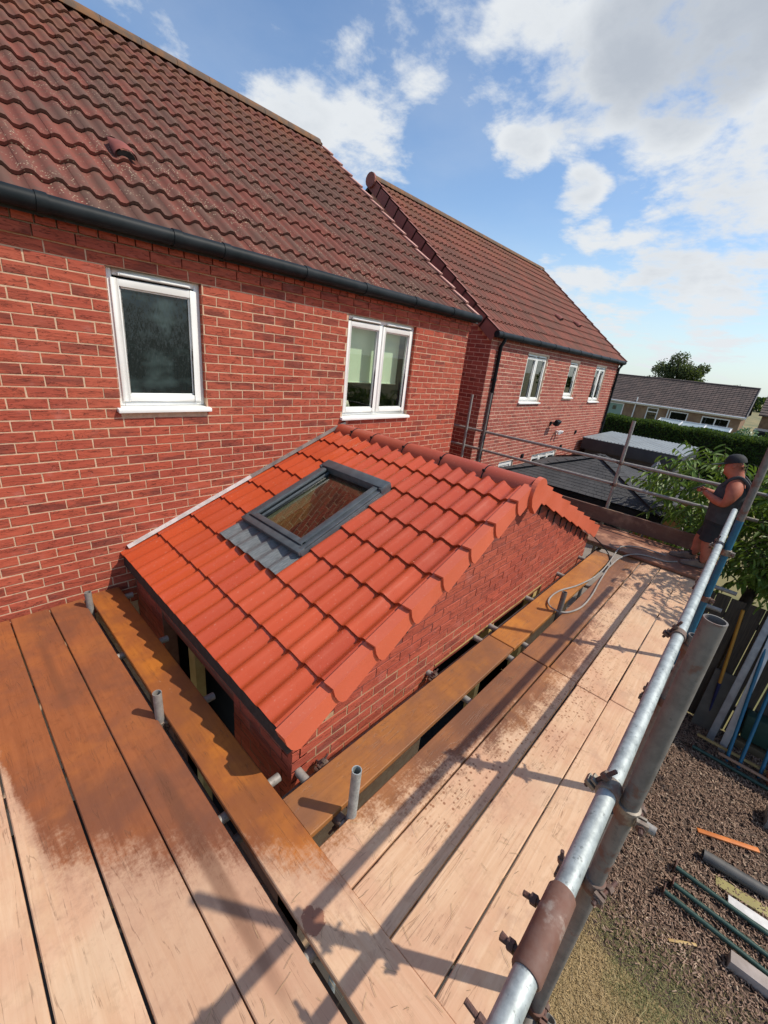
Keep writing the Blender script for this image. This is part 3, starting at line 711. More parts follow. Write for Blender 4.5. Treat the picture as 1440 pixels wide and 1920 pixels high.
# lamp, camera and air bricks on the neighbour wall
lp = thing('wall_light', (10.82, NY, 3.1), 'black floodlight fixed to the neighbour wall above the white one', 'lamp')
m = MB(); m.box(10.78, 10.86, NY-.03, NY-.008, 3.04, 3.14); m.obj('back_plate', M_gutter, lp)
m = MB(); m.tube([(10.82,NY-.03,3.10),(10.82,NY-.12,3.13)], .02, 8); m.obj('arm', M_gutter, lp)
m = MB(); m.box(-.11, .11, -.05, .05, -.07, .07, 0, Matrix.Translation((10.84,NY-.17,3.13)) @ Matrix.Rotation(.5, 4, 'X')); m.bev('lamp_head', M_gutter, .012, lp)
lp = thing('security_light', (11.35, NY, 2.85), 'small white twin security light on the neighbour wall below the black floodlight', 'lamp')
m = MB(); m.box(11.31, 11.39, NY-.04, NY-.008, 2.80, 2.88); m.obj('back_plate', M_upvc, lp)
for dx in (-.08, .08):
    m = MB(); m.tube([(11.35+dx, NY-.05, 2.87), (11.35+dx*1.4, NY-.15, 2.84)], [.03, .05], 10); m.obj('lamp_head', M_upvc, lp, smooth=True)
for x, z in ((12.85, 2.76), (9.55, 2.36), (11.95, 2.40)):
    m = MB(); m.box(x-.05, x+.05, NY-.03, NY-.008, z-.05, z+.05)
    for k in range(3): m.box(x-.045, x+.045, NY-.04, NY-.03, z-.035+k*.03, z-.02+k*.03)
    m.obj('air_vent', M_gutter, nb)
# ================================================================== THE EXTENSION
ext = thing('brick_extension', (3.3, -1.2, 0), 'small new brick extension in the middle with bright red wavy tiles and roof window', 'extension')
ZE, ZP, XE, XP = 2.437, 3.405, .91, 3.30
sl_ = (ZP-ZE)/(XP-XE); AP = math.atan(sl_); cA, sA = math.cos(AP), math.sin(AP)
FA = frame_M((XE, .21, ZE), (0,-1,0), (cA,0,sA), (-sA,0,cA))
MIR = Matrix.Translation((2*XP, 0, 0)) @ Matrix.Diagonal((-1, 1, 1, 1))
def zrake(x): return ZE+sl_*((x if x < XP else 2*XP-x)-XE)
SX = .98; GY = -2.40
F1 = Matrix(((0,1,0,SX),(-1,0,0,0),(0,0,1,0),(0,0,0,1)))
OPS = [(.62, 1.77, 0, 2.165)]
sw = slab(.03, 2.40, 0, 2.415, OPS, F1, plain('shaded_mortar', (.15,.06,.04), (.20,.09,.055), .95, 14, .6), 'side_wall', ext, .10)  # mortar colour darkened to carry the shade on this side of the extension
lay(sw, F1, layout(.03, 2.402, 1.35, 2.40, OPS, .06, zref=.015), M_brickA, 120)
F2 = Matrix.Translation((0, GY, 0))
OPG = [(2.28, 4.28, 0, 2.105)]
gw = slab(SX, 2*XP-SX, 0, 2.36, OPG, F2, M_mortarA, 'gable_wall', ext, .10)
gt_ = MB(); gt_.add([(SX,GY,2.36),(2*XP-SX,GY,2.36),(XP,GY,zrake(XP)-.09),(SX,GY+.1,2.36),(2*XP-SX,GY+.1,2.36),(XP,GY+.1,zrake(XP)-.09)], [(0,1,2),(3,5,4),(0,2,5,3),(1,4,5,2),(0,3,4,1)])
gt_.obj('gable_peak', plain('dark_red_backing', (.20,.05,.035), (.15,.04,.03), .9, 12, .3), ext)
lay(gw, F2, layout(SX-.006, 2*XP-SX, 1.35, 3.4, OPG, .02, keep=lambda a, b, c, d: d < min(zrake(a), zrake(b))-.10), M_brickA, 290)
for k in range(10):      # open slots where the courses step up under the verge
    for s_ in (0, 1):
        x = 1.18+k*.1825*1.22
        if x > 3.15: continue
        z = zrake(x)-.155
        m = MB(); m.box(-.006, .006, -.011, -.002, -.045, .04); m.box(-.03, .006, -.011, -.002, .03, .042)
        M = Matrix.Translation((x, GY, z)); M = MIR @ M if s_ else M
        link('verge_slot', m.mesh('verge_slot', M_black, origin=(0,0,0)), M, gw)
rs = MB(); rs.box(2*XP-SX-.1, 2*XP-SX, GY+.1, 0, 0, 2.415); rs.obj('far_side_wall', M_mortarA, ext)
M_lint = plain('red_lintel', (.22,.045,.03), (.18,.04,.025), .6, 4, 0)
for a in ((SX+.01, SX+.09, -1.80, -.59, 2.10, 2.164), (2.2, 4.36, GY+.012, GY+.09, 2.04, 2.104)): ln = MB(); ln.box(*a); ln.obj('lintel', M_lint, ext)
for a in ((SX+.03, SX+.10, -1.13, -1.02, .2, 2.10), (4.16, 4.25, GY+.02, GY+.1, .2, 2.04), (3.20, 3.28, GY+.02, GY+.1, .2, 2.04)): ps = MB(); ps.box(*a); ps.obj('timber_post', M_pine, ext)
ps = MB(); ps.box(2.29, 4.27, GY-.003, GY+.01, 2.088, 2.104); ps.obj('timber_strip', M_pine, ext)
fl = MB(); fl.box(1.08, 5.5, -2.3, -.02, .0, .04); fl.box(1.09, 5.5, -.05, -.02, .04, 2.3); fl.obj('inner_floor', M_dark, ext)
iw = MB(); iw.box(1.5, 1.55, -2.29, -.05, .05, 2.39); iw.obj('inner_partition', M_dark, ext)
ev = MB(); ev.box(.915, .968, -2.44, -.005, 2.335, 2.432); ev.obj('eaves_felt', M_black, ext)
cz = MB(); cz.box(.950, .977, -2.40, -.005, 2.27, 2.333); cz.obj('eaves_board', plain('dark_red_board', (.16,.03,.025), (.13,.026,.022), .6, 4, .1), ext)
# roof deck with the hole for the window
U0, U1, V0, V1 = .83, 1.645, .88, 1.88
def rbox(m, u0, u1, v0, v1, n0, n1, mi=0): return m.box(u0, u1, v0, v1, n0, n1, mi, FA)
rd = MB(); SL = (XP-XE)/cA
for a in ((.215, U0+.04, .0, SL), (U1-.04, 2.62, .0, SL), (U0+.04, U1-.04, .0, V0+.05), (U0+.04, U1-.04, V1-.05, SL)): rbox(rd, a[0], a[1], a[2], a[3], -.05, -.002)
aroof = rd.obj('roof', M_black, ext)
rr_ = MB(); rr_.box(.215, 2.62, 0, SL, -.05, -.002, 0, MIR @ FA); rr_.obj('roof_far_slope', M_black, ext)
GA = .3215; cache = {}
for c in range(9):
    for r in range(8):
        a, b = c*.3, c*.3+.298
        if c == 0: a = .212
        if c == 8: b = 2.60
        segs = [(a, b)]
        if 2 <= r <= 5:
            segs = []
            if a < U0: segs.append((a, min(b, U0-.004)))
            if b > U1: segs.append((max(a, U1+.004), b))
        for (p, q) in segs:
            if q-p < .02: continue
            key = (round(p-c*.3, 3), round(q-c*.3, 3))
            if key not in cache:
                cache[key] = tile_mesh(tile_geo(.298, GA, .07, .0175, .149, key[0], key[1], old=False, n=max(4, int(18*(q-p)/.298)), phase=.05), M_newtile)
            M = FA @ Matrix.Translation((c*.3, r*GA+random.uniform(-.002, .002), random.uniform(0, .0015)))
            link('roof_tile', cache[key], M, aroof)
far = MB(); gA = tile_geo(.298, GA, .07, .0135, .149, old=False, n=12)
for c in range(1, 8):
    for r in range(8): far.add(gA[0], gA[1], 0, MIR @ FA @ Matrix.Translation((c*.3, r*GA, 0)))
o = far.obj('far_slope_tiles', M_newtile, ext, smooth=True, fix=False); o['kind'] = 'stuff'
for r in range(8):
    for s_ in (0, 1):
        v = MB(); th = .014; e = GA+.02
        pr = [(0,.062),(e,.050),(e,-.075),(.05,-.112),(.028,-.095),(.006,-.055),(-.004,0.0)]
        n = len(pr)
        v.add([(0, a, b) for a, b in pr]+[(th, a, b) for a, b in pr], [tuple(range(n)), tuple(range(2*n-1, n-1, -1))]+[(i, (i+1) % n, n+(i+1) % n, n+i) for i in range(n)], 0)
        v.add([(-.062,0,.062),(0,0,.062),(0,e,.050),(-.062,e,.050),(-.062,0,.046),(0,0,.046),(0,e,.034),(-.062,e,.034)], [(0,1,2,3),(7,6,5,4),(0,4,5,1),(3,2,6,7),(0,3,7,4)], 0)
        if r == 0: v.add([(-.062,0,.062),(th,0,.062),(th,0,-.02),(-.062,0,-.0)], [(0,1,2,3)], 0)
        M = FA @ Matrix.Translation((2.668, r*GA-.012, .010)) @ Matrix.Rotation(.045, 4, 'Z') @ Matrix.Rotation(-.045, 4, 'X')
        if s_: M = MIR @ M
        link('verge_tile', v.mesh('verge_tile', M_verge, origin=(0,0,0)), M, aroof)
M_ridge = mat_tile('ridge_red', (.40,.072,.035), (.36,.062,.03), gloss=.5)
ys = [0, -.297, -.611, -1.07, -1.54, -2.0, -2.44]
for i in range(6):
    m = MB(); half_pipe(m, (XP, ys[i]-.003, 3.362), (XP, ys[i+1]+.003, 3.362), .116, 14, .012); m.obj('ridge_tile', M_ridge, ext, smooth=True)
    if i:
        m = MB(); half_pipe(m, (XP, ys[i]+.005, 3.362), (XP, ys[i]-.005, 3.362), .120, 14, .012, .01); m.box(XP-.10, XP-.085, ys[i]-.012, ys[i]+.012, 3.425, 3.445); m.obj('ridge_clip', M_gutter, ext)
for s_ in (-1, 1):
    m = MB(); m.beam((XP+s_*.128, -.02, 3.352), (XP+s_*.128, -2.42, 3.352), .09, .010, (s_*.4, 0, 1)); m.obj('ridge_seal', M_black, ext)
m = MB(); vs = []
prof = [(.135*math.cos(a), .135*math.sin(a)) for a in [PI*k/14 for k in range(-1, 16)]]
prof = [(p[0], p[1]) for p in prof]+[(-.10, -.10), (0, -.185), (.10, -.10)]
n = len(prof)
m.add([(XP+p[0], -2.452, 3.352+p[1]) for p in prof]+[(XP+p[0]*.97, -2.492, 3.352+p[1]*.97) for p in prof], [tuple(range(n)), tuple(range(2*n-1, n-1, -1))]+[(i, (i+1) % n, n+(i+1) % n, n+i) for i in range(n)])
m.obj('ridge_end_cap', M_verge, ext)
# lead apron and roof window
ap = tile_geo(.298, .30, .02, .0125, .149, .0, .86, old=False, n=44, phase=.05)
m = MB(); m.add(ap[0], ap[1], 0, FA @ Matrix.Translation((.80, .648, .010)) ); ap_o = m.obj('lead_apron', M_lead, ext, smooth=True, fix=False)
rw = thing('roof_window', (2.2, -1.03, 2.95), 'grey framed roof window set in the red tiled slope', 'roof window')
m = MB(); ring(m, U0, U1, V0, V1, .05, -.03, .075, 0, FA @ Matrix(((1,0,0,0),(0,0,1,0),(0,1,0,0),(0,0,0,1)))); m.obj('kerb', M_skyframe, rw)
def rb(name, a, mat=M_skyframe, b=.006):
    m = MB(); rbox(m, *a); return m.bev(name, mat, b, rw)
rb('side_cover', (U0-.005, U0+.035, V0+.02, V1-.10, .072, .088)); rb('side_cover', (U0+.038, U0+.095, V0+.06, V1-.10, .075, .102))
rb('side_cover', (U1-.035, U1+.005, V0+.02, V1-.10, .072, .088)); rb('side_cover', (U1-.095, U1-.038, V0+.06, V1-.09, .030, .102))
rb('bottom_cover', (U0-.008, U1+.008, V0-.015, V0+.048, .045, .086)); rb('bottom_cover', (U0+.038, U1-.038, V0+.05, V0+.100, .030, .100))
rb('top_hood', (U0-.008, U1+.008, V1-.085, V1+.02, .03, .112), b=.007)
rb('hood_end', (U1-.02, U1+.014, V1-.105, V1+.024, .05, .108)); rb('hood_end', (U0-.014, U0+.02, V1-.105, V1+.024, .05, .108))
for u in (U0-.012, U1): rb('side_gutter', (u, u+.012, V0-.0, V1+.01, .0, .07))
rb('glazing_bead', (U0+.095, U0+.104, V0+.100, V1-.09, .034, .060)); rb('glazing_bead', (U1-.104, U1-.095, V0+.100, V1-.09, .034, .060))
m = MB(); rbox(m, U0+.06, U1-.06, V0+.07, V1-.07, .030, .036); m.obj('pane', M_roofglass, rw)
m = MB(); a, b, c, d = U0+.05, U1-.05, V0+.05, V1-.05
rbox(m, a-.012, a, c, d, -.15, -.0305); rbox(m, b, b+.012, c, d, -.15, -.0305); rbox(m, a, b, c-.012, c, -.15, -.0305); rbox(m, a, b, d, d+.012, -.15, -.0305)
m.obj('reveal_lining', plain('primed_lining', (.70,.70,.56), (.62,.62,.48), .6, 4, 0), rw)
m = MB(); rbox(m, a-.012, a+.035, c, d, -.26, -.16); m.obj('rafter', M_pine, rw)
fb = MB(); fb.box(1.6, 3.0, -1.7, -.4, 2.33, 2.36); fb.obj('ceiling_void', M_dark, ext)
# abutment flashing up the house wall
m = MB(); p = lambda x: (x, -.016, ZE+sl_*(x-XE)+.052)
m.beam(p(.955), p(2.12), .022, .028); m.obj('white_flashing', plain('white_flashing', (.66,.63,.60), (.5,.48,.46), .6, 15, .2), ext)
m = MB(); m.beam(p(2.12), p(3.36), .022, .03); m.obj('lead_flashing', plain('dull_flashing', (.13,.125,.12), (.25,.22,.2), .5, 9, .3), ext)

# ================================================================== SCAFFOLD
TR = .0242
def board(pts, mat, label, group, name='scaffold_board', w=.222, t=.038, z=2.15, tilt=0.0, band=False):
    """pts: ((x0,y0),(x1,y1)) centre line on the deck"""
    (x0, y0), (x1, y1) = pts
    m = MB(); m.beam((x0, y0, z-t/2), (x1, y1, z-t/2+tilt), w, t)
    o = m.bev(name, mat, .004, None, 1, True)
    tag(o, label, 'scaffold board', group)
    if band:
        d = Vector((x1-x0, y1-y0, tilt)).normalized()
        for e, s_ in ((Vector((x0, y0, z-t/2)), 1), (Vector((x1, y1, z-t/2+tilt)), -1)):
            k = MB(); k.beam(e-d*s_*.0015, e+d*s_*.020, w+.003, t+.003); k.obj('end_band', M_rust, o)
    return o
GL = 'scaffold boards laid towards the viewer on the left'
lefts = [(-.875, .22), (-.65, .222), (-.435, .212), (-.213, .214), (.012, .214), (.239, .226), (.468, .216)]
labl = ['scaffold board just outside the left edge, seventh from the extension', 'scaffold board at the far left, sixth from the extension', 'pale dry scaffold board in the bottom left corner, fifth from the extension',
        'pale pink-grey dry board crossing the left edge of the photo', 'left board, orange-stained at the house wall and pale near the viewer', 'left board with long dark scratches, second from the open gap',
        'left board bordering the wide gap, pale flecks near the little galvanised stub']
for (x, w), lb in zip(lefts, labl): board(((x, -.03-R_()*.03), (x+.008*R_(), -4.25-R_()*.2)), M_woodL, lb, GL, w=w, z=2.15+random.uniform(-.004, .003))
board(((.733, -.02), (.729, -4.3)), M_woodO, 'orange stained board right beside the extension eaves, with scalloped tile shadow', GL, w=.224, z=2.158)
GR = 'scaffold boards running away along the right'
rights = [(-2.625, .8425, 2.906, .228, M_woodI, 'brown wet board against the gable wall, nearer half'), (-2.628, 2.92, 5.75, .225, M_woodI2, 'bright orange wet board against the gable wall, farther half'),
 (-2.912, .8425, 2.918, .216, M_woodR, 'near board behind the upright pipe stub, wet along its edge'), (-2.912, 2.93, 6.02, .216, M_woodR, 'far board just left of the wide far gap, under the hose'),
 (-3.137, .8425, 2.93, .212, M_woodR, 'near board covered in small water spots'), (-3.137, 2.94, 6.05, .205, M_woodR, 'far board right of the wide far gap'),
 (-3.358, .8425, 2.90, .212, M_woodR, 'near board, pale peach with few water spots'), (-3.358, 2.912, 6.1, .214, M_woodR, 'far board in dappled leaf shade, second from the handrail'),
 (-3.590, .8425, 2.945, .232, M_woodR, 'near board with long grain cracks, next to the handrail'), (-3.585, 2.957, 6.1, .218, M_woodR, 'far board in dappled leaf shade next to the handrail')]
for y, x0, x1, w, mt, lb in rights: board(((x0, y), (x1, y+random.uniform(-.006, .006))), mt, lb, GR, w=w, z=2.15+random.uniform(-.003, .003))
GF = 'short cross boards at the far end of the platform'
for x, lb, mt in ((6.03, 'nearest cross board at the far end, dark reddish', M_woodF), (6.26, 'second cross board at the far end, under the worker shoes', M_woodF), (6.49, 'third cross board at the far end', M_woodF), (6.72, 'cross board lying against the foot of the toe board', M_woodF)):
    board(((x, -1.0), (x-.01, -3.74)), mt, lb, GF, z=2.19+random.uniform(-.003, .003)+(.008 if x < 6.1 else 0))
m = MB(); m.beam((6.93, -.6, 2.305), (6.93, -3.62, 2.305), .038, .225); tb = m.bev('toe_board', M_woodT, .004, None, 1)
tag(tb, 'brown board standing on edge at the far end of the platform', 'toe board')
GT = 'scaffold tubes'
def tube(p, q, mat, label, name='scaffold_tube', r=TR, hollow=.004, n=20, cat='scaffold tube', group=GT):
    m = MB(); m.tube([p, q], r, n, hollow=hollow); o = m.obj(name, mat, None, smooth=True, fix=False)
    bm = bmesh.new(); bm.from_mesh(o.data); bmesh.ops.remove_doubles(bm, verts=bm.verts, dist=1e-6); bmesh.ops.recalc_face_normals(bm, faces=bm.faces); bm.to_mesh(o.data); bm.free()
    o.data.set_sharp_from_angle(angle=math.radians(40))
    return tag(o, label, cat, group)
rail = tube((-1.2, -3.69, 3.202), (5.30, -3.69, 3.202), M_galv, 'long bright galvanised top handrail along the right side')
tube((-1.2, -3.69, 2.83), (5.6, -3.69, 2.83), M_galvdull, 'middle guard rail directly below the bright handrail')
tube((1.13, -3.745, .0), (1.13, -3.745, 3.80), M_galvdull, 'nearest upright, thick weathered tube with an open top on the right')
tube((2.22, -3.745, .0), (2.22, -3.745, 3.225), M_galvdull, 'second upright, open top just behind the nearest one')
m = MB(); m.tube([(3.93, -3.745, .0), (3.93, -3.745, 3.42)], TR, 20); m.tube([(3.93, -3.745, 3.42), (3.93, -3.745, 4.02)], TR, 20, mi=1)
o = m.obj('scaffold_tube', [M_bluetube, M_galvdull], None, smooth=True); tag(o, 'tall upright painted blue up to the handrail, grey above', 'scaffold tube', GT)
tube((6.98, -2.22, .0), (6.98, -2.22, 3.765), M_galvfar, 'far upright standing by itself at the end of the platform, before the dark gazebo roof')
tube((6.98, .53, .0), (6.98, .53, 3.76), M_galvfar, 'thin upright in the gap between the two houses')
tube((6.98, .15, .0), (6.98, .15, 3.84), M_galvdull, 'dark upright in front of the neighbour downpipe')
tube((7.03, 1.6, 3.135), (7.03, -5.2, 3.135), M_galvfar, 'upper far guard rail crossing behind the worker')
tube((7.03, 1.6, 2.795), (7.03, -3.95, 2.795), M_galvfar, 'lower far guard rail crossing behind the worker')
GX = 'short support tubes under the boards'
for i, (x, y0, y1) in enumerate(((1.02, -2.2, -3.96), (2.2, -2.36, -3.93), (2.86, -2.30, -3.80), (3.12, -2.28, -3.80), (3.88, -2.30, -3.85), (4.72, -2.3, -3.90), (5.45, -2.3, -3.93), (6.12, -2.0, -4.02))):
    tube((x, y0, 2.085), (x, y1, 2.085), M_galvfar, ['cross tube under the near corner, end poking out bottom right', 'cross tube whose grey end sticks out past the nearest upright', 'cross tube in the dark opening, just left of the board joint', 'cross tube in the dark opening, right of the board joint',
     'cross tube below the farther orange board', 'cross tube end poking out right beside the blue upright', 'second cross tube end beyond the blue upright', 'farthest cross tube end, near the leafy tree'][i], group=GX)
for i, y in enumerate((-.10, -.862, -1.61, -2.36, -3.05)):
    tube((-1.1, y, 2.085), (.925, y, 2.085), M_galvfar, ['cross tube end beside the house wall under the eaves', 'cross tube end second from the house wall', 'cross tube end by the dark side opening', 'cross tube end near the extension corner', 'cross tube under the pale near ends of the left boards'][i], group=GX)
tube((.2, -2.46, 2.03), (6.9, -2.46, 2.03), M_galvdull, 'long ledger tube hidden along the foot of the gable wall')
tube((-.5, -3.745, 2.03), (6.9, -3.745, 2.03), M_galvdull, 'long ledger tube under the outer edge of the platform')
tube((.60, -.3, 2.03), (.60, -3.7, 2.03), M_galvdull, 'ledger tube seen in the wide gap between the left boards')
tube((1.2, -3.80, 1.95), (.55, -3.92, .9), M_galvfar, 'sloping brace tube at the bottom of the photo right of the handrail')
for (x, y, zt, lb, mt) in ((1.052, -2.80, 2.458, 'silver pipe stub standing between the boards at the near corner', M_galv), (.592, -1.625, 2.335, 'small galvanised stub in the wide gap between left boards', M_galvfar),
                           (.592, -.20, 2.285, 'grey stub against the house wall at the gap', M_galvfar), (3.78, -2.775, 2.375, 'dark stub standing inside the hose loop', M_galvdull)):
    tube((x, y, .0), (x, y, zt), mt, lb)
# couplers
def ncyl(m, p, q, r, n=6): m.tube([p, q], r, n)
def coupler(c1, a1, c2, a2, bd, label, collar=M_collar, L=.085):
    t = thing('coupler', c1, label, 'coupler', 'scaffold couplers')
    for c, a, b in ((c1, a1, bd[0]), (c2, a2, bd[1])):
        c, a, b = Vector(c), Vector(a).normalized(), Vector(b).normalized()
        k = MB(); k.tube([c-a*.024, c-a*.022, c+a*.022, c+a*.024], [TR+.003, TR+.0065, TR+.0065, TR+.003], 18); s_ = a.cross(b).normalized()
        k.beam(c+b*.02-s_*.03, c+b*.05-s_*.03, .034, .012, tuple(s_)); k.beam(c+b*.02-s_*.012, c+b*.046-s_*.012, .03, .007, tuple(s_))
        k.obj('collar', collar, t, smooth=True)
        h = MB(); h.tube([c+b*.034-s_*.055, c+b*.034+s_*(L-.02)], .0062, 8); h.obj('bolt', M_thread, t, smooth=True)
        for q0, q1, qr in ((-.040, -.026, .0125), (.018, .036, .013)): h = MB(); h.tube([c+b*.034+s_*q0, c+b*.034+s_*q1], qr, 6); h.obj('nut', M_rust, t)
    return t
X_, Y_, Z_ = (1,0,0), (0,1,0), (0,0,1)
coupler((1.11, -3.69, 3.202), X_, (1.13, -3.745, 3.16), Z_, ((0,1,.5), (.2,-1,0)), 'coupler joining the bright handrail to the nearest upright')
coupler((1.13, -3.745, 2.83), Z_, (1.10, -3.69, 2.83), X_, ((-.3,-1,0), (0,1,-.2)), 'rusty coupler on the nearest upright below the handrail', M_rust)
coupler((1.13, -3.745, 2.06), Z_, (1.17, -3.745, 2.03), X_, ((.2,-1,0), (0,1,0)), 'rusty coupler low on the nearest upright at deck height', M_rust)
coupler((2.20, -3.69, 3.202), X_, (2.22, -3.745, 3.15), Z_, ((0,1,.4), (.6,-1,0)), 'dark coupler on the handrail at the second upright', M_rust)
coupler((2.20, -3.69, 2.83), X_, (2.22, -3.745, 2.83), Z_, ((0,1,0), (.6,-1,0)), 'coupler on the middle rail at the second upright', M_rust)
coupler((3.91, -3.69, 3.202), X_, (3.93, -3.745, 3.16), Z_, ((0,1,.3), (.2,-1,0)), 'coupler on the handrail at the blue upright')
coupler((3.93, -3.745, 2.75), Z_, (3.93, -3.69, 2.83), X_, ((.5,-1,0), (0,1,0)), 'rusty coupler on the blue upright below the handrail', M_rust)
coupler((6.98, -2.22, 3.135), Z_, (7.03, -2.22, 3.135), Y_, ((-1,.3,0), (0,0,1)), 'coupler where the far upright meets the upper far rail', M_rust)
coupler((6.98, -2.22, 2.795), Z_, (7.03, -2.22, 2.795), Y_, ((-1,.3,0), (0,0,1)), 'coupler where the far upright meets the lower far rail', M_rust)
coupler((1.05, -2.80, 2.10), Z_, (1.02, -2.75, 2.085), Y_, ((1,0,0), (0,0,-1)), 'coupler at the foot of the silver stub between the boards', M_rust)
coupler((.592, -1.625, 2.10), Z_, (.62, -1.61, 2.085), X_, ((1,0,0), (0,-1,0)), 'coupler at the foot of the small galvanised stub', M_collar)
coupler((2.2, -2.47, 2.085), Y_, (2.25, -2.46, 2.03), X_, ((-1,0,1), (0,0,1)), 'rusty coupler against the gable wall by the dark opening', M_rust)
coupler((1.15, -2.47, 2.085), Y_, (1.15, -2.46, 2.03), X_, ((-1,0,1), (0,0,1)), 'coupler end showing at the foot of the near gable corner', M_rust)
slv = thing('sleeve_coupler', (.67, -3.69, 3.202), 'rust brown sleeve joining two lengths of the bright handrail', 'coupler', 'scaffold couplers')
m = MB(); m.tube([(.575, -3.69, 3.202), (.58, -3.69, 3.202), (.76, -3.69, 3.202), (.765, -3.69, 3.202)], [.0275, .0305, .0305, .0275], 28); m.obj('sleeve', M_rustfine, slv, smooth=True)
for x in (.61, .72):
    m = MB(); m.tube([(x, -3.668, 3.185), (x, -3.625, 3.17)], .0065, 8); m.tube([(x, -3.655, 3.18), (x, -3.642, 3.176)], .012, 6); m.obj('bolt', M_thread, slv)
slv2 = thing('rail_clip', (.5, -3.69, 2.83), 'row of dark bolts peeping out left of the handrail near the bottom', 'coupler', 'scaffold couplers')
for x in (.40, .50, .62, .80):
    m = MB(); m.tube([(x, -3.66, 2.83), (x, -3.60, 2.84)], .008, 8); m.tube([(x, -3.655, 2.83), (x, -3.635, 2.834)], .014, 6); m.obj('bolt', M_thread, slv2)

# dry straw and splinters blown onto the boards
m = MB(); rr = random.Random(77); M_straw = plain('dry_straw', (.42,.30,.14), (.20,.13,.06), .8, 30, 0)
for k in range(150):
    x, y = (rr.uniform(.1, 1.6), rr.uniform(-3.75, -2.9)) if k % 2 else (rr.uniform(-.5, 3.6), rr.uniform(-3.7, -2.85))
    a = rr.uniform(0, PI); L = rr.uniform(.01, .075); z = 2.1565 if x > .845 or x < .61 else 2.163
    b = a+rr.uniform(-.25, .25); p = Vector((x, y, z)); q = p+Vector((math.cos(a), math.sin(a), 0))*L*.5; m.tube([p, q, q+Vector((math.cos(b), math.sin(b), .0))*L*.5], .0007, 3, False)
tag(m.obj('straw_bits', M_straw, fix=False), 'bits of dry straw and splinters scattered on the near boards', 'straw', kind='stuff')
# hose and cable
def smooth_path(p, n=6):
    p = [Vector(q) for q in p]; out = []
    for i in range(len(p)-1):
        a, b, c, d = p[max(i-1, 0)], p[i], p[i+1], p[min(i+2, len(p)-1)]
        for k in range(n):
            t = k/n; out.append(.5*((2*b)+(c-a)*t+(2*a-5*b+4*c-d)*t*t+(3*b-a-3*c+d)*t**3))
    out.append(p[-1]); return out
hp = [(6.30,-3.22,2.205),(6.29,-3.07,2.21),(6.25,-2.89,2.21),(6.07,-2.75,2.212),(5.88,-2.73,2.20),(5.43,-2.76,2.165),(4.93,-2.77,2.162),(4.49,-2.71,2.162),(4.17,-2.62,2.162),(3.91,-2.62,2.162),(3.76,-2.70,2.175),(3.80,-2.82,2.165),(4.02,-2.89,2.162),(4.34,-2.89,2.162),(4.81,-2.84,2.162),(5.3,-2.80,2.166),(5.72,-2.82,2.18),(5.92,-2.92,2.208),(6.02,-3.05,2.21),(6.05,-3.25,2.21),(6.2,-3.36,2.208)]
m = MB(); m.tube(smooth_path(hp), .0085, 8); tag(m.obj('hose', plain('grey_hose', (.30,.28,.25), (.22,.20,.18), .6, 12, .2), smooth=True), 'looped grey hose lying across the far boards', 'hose')
m = MB(); m.tube(smooth_path([(6.25,-2.28,2.30),(6.1,-2.36,2.21),(5.9,-2.52,2.20),(5.72,-2.68,2.16),(5.4,-2.79,2.16)]), .007, 7); tag(m.obj('black_cable', M_black, smooth=True), 'thin black cable from the extension corner over the far cross boards', 'cable')

# ================================================================== THE WORKER
man = thing('person', (6.40, -3.5, 2.19), 'worker in black cap, grey vest and black shorts looking down at a phone', 'person')
M_skin = plain('sunburnt_skin', (.42,.14,.085), (.33,.10,.062), .65, 9, .15, spec=.3)
def skin(name, verts, edges, mat, parent, sub=2, root=0):
    me = bpy.data.meshes.new(name); o_ = Vector(verts[0][:3])
    me.from_pydata([tuple(Vector(v[:3])-o_) for v in verts], edges, []); me.materials.append(mat)
    o = link(name, me, Matrix.Translation(o_), parent)
    md = o.modifiers.new('skin', 'SKIN'); md.use_smooth_shade = True
    for i, v in enumerate(verts):
        sv_ = me.skin_vertices[0].data[i]; r = v[3]; sv_.radius = r if isinstance(r, tuple) else (r, r); sv_.use_root = (i == root)
    sd = o.modifiers.new('sub', 'SUBSURF'); sd.levels = sub; sd.render_levels = sub
    return o
V = [(6.45,-3.60,2.85,.120),(6.45,-3.585,3.00,.118),(6.45,-3.60,3.16,.128),(6.45,-3.615,3.275,.105),(6.45,-3.59,3.355,.070),(6.45,-3.54,3.43,.082),(6.45,-3.515,3.51,.092),(6.45,-3.52,3.575,.07),
     (6.29,-3.62,3.25,.078),(6.235,-3.605,3.15,.072),(6.24,-3.58,3.05,.058),(6.29,-3.47,3.07,.050),(6.36,-3.365,3.115,.033),(6.385,-3.335,3.125,.030),
     (6.61,-3.62,3.25,.078),(6.665,-3.605,3.15,.072),(6.66,-3.57,3.05,.058),(6.60,-3.46,3.075,.050),(6.52,-3.355,3.12,.033),(6.495,-3.325,3.13,.030),
     (6.37,-3.585,2.76,.092),(6.33,-3.575,2.60,.076),(6.31,-3.56,2.49,.060),(6.31,-3.61,2.38,.066),(6.31,-3.585,2.255,.038),
     (6.54,-3.57,2.76,.092),(6.545,-3.51,2.60,.076),(6.54,-3.46,2.49,.060),(6.53,-3.49,2.38,.066),(6.51,-3.45,2.255,.038),
     (6.45,-3.44,3.415,.048)]
E_ = [(0,1),(1,2),(2,3),(3,4),(4,5),(5,6),(6,7),(3,8),(8,9),(9,10),(10,11),(11,12),(12,13),(3,14),(14,15),(15,16),(16,17),(17,18),(18,19),(0,20),(20,21),(21,22),(22,23),(23,24),(0,25),(25,26),(26,27),(27,28),(28,29),(5,30)]
skin('body', V, E_, M_skin, man)
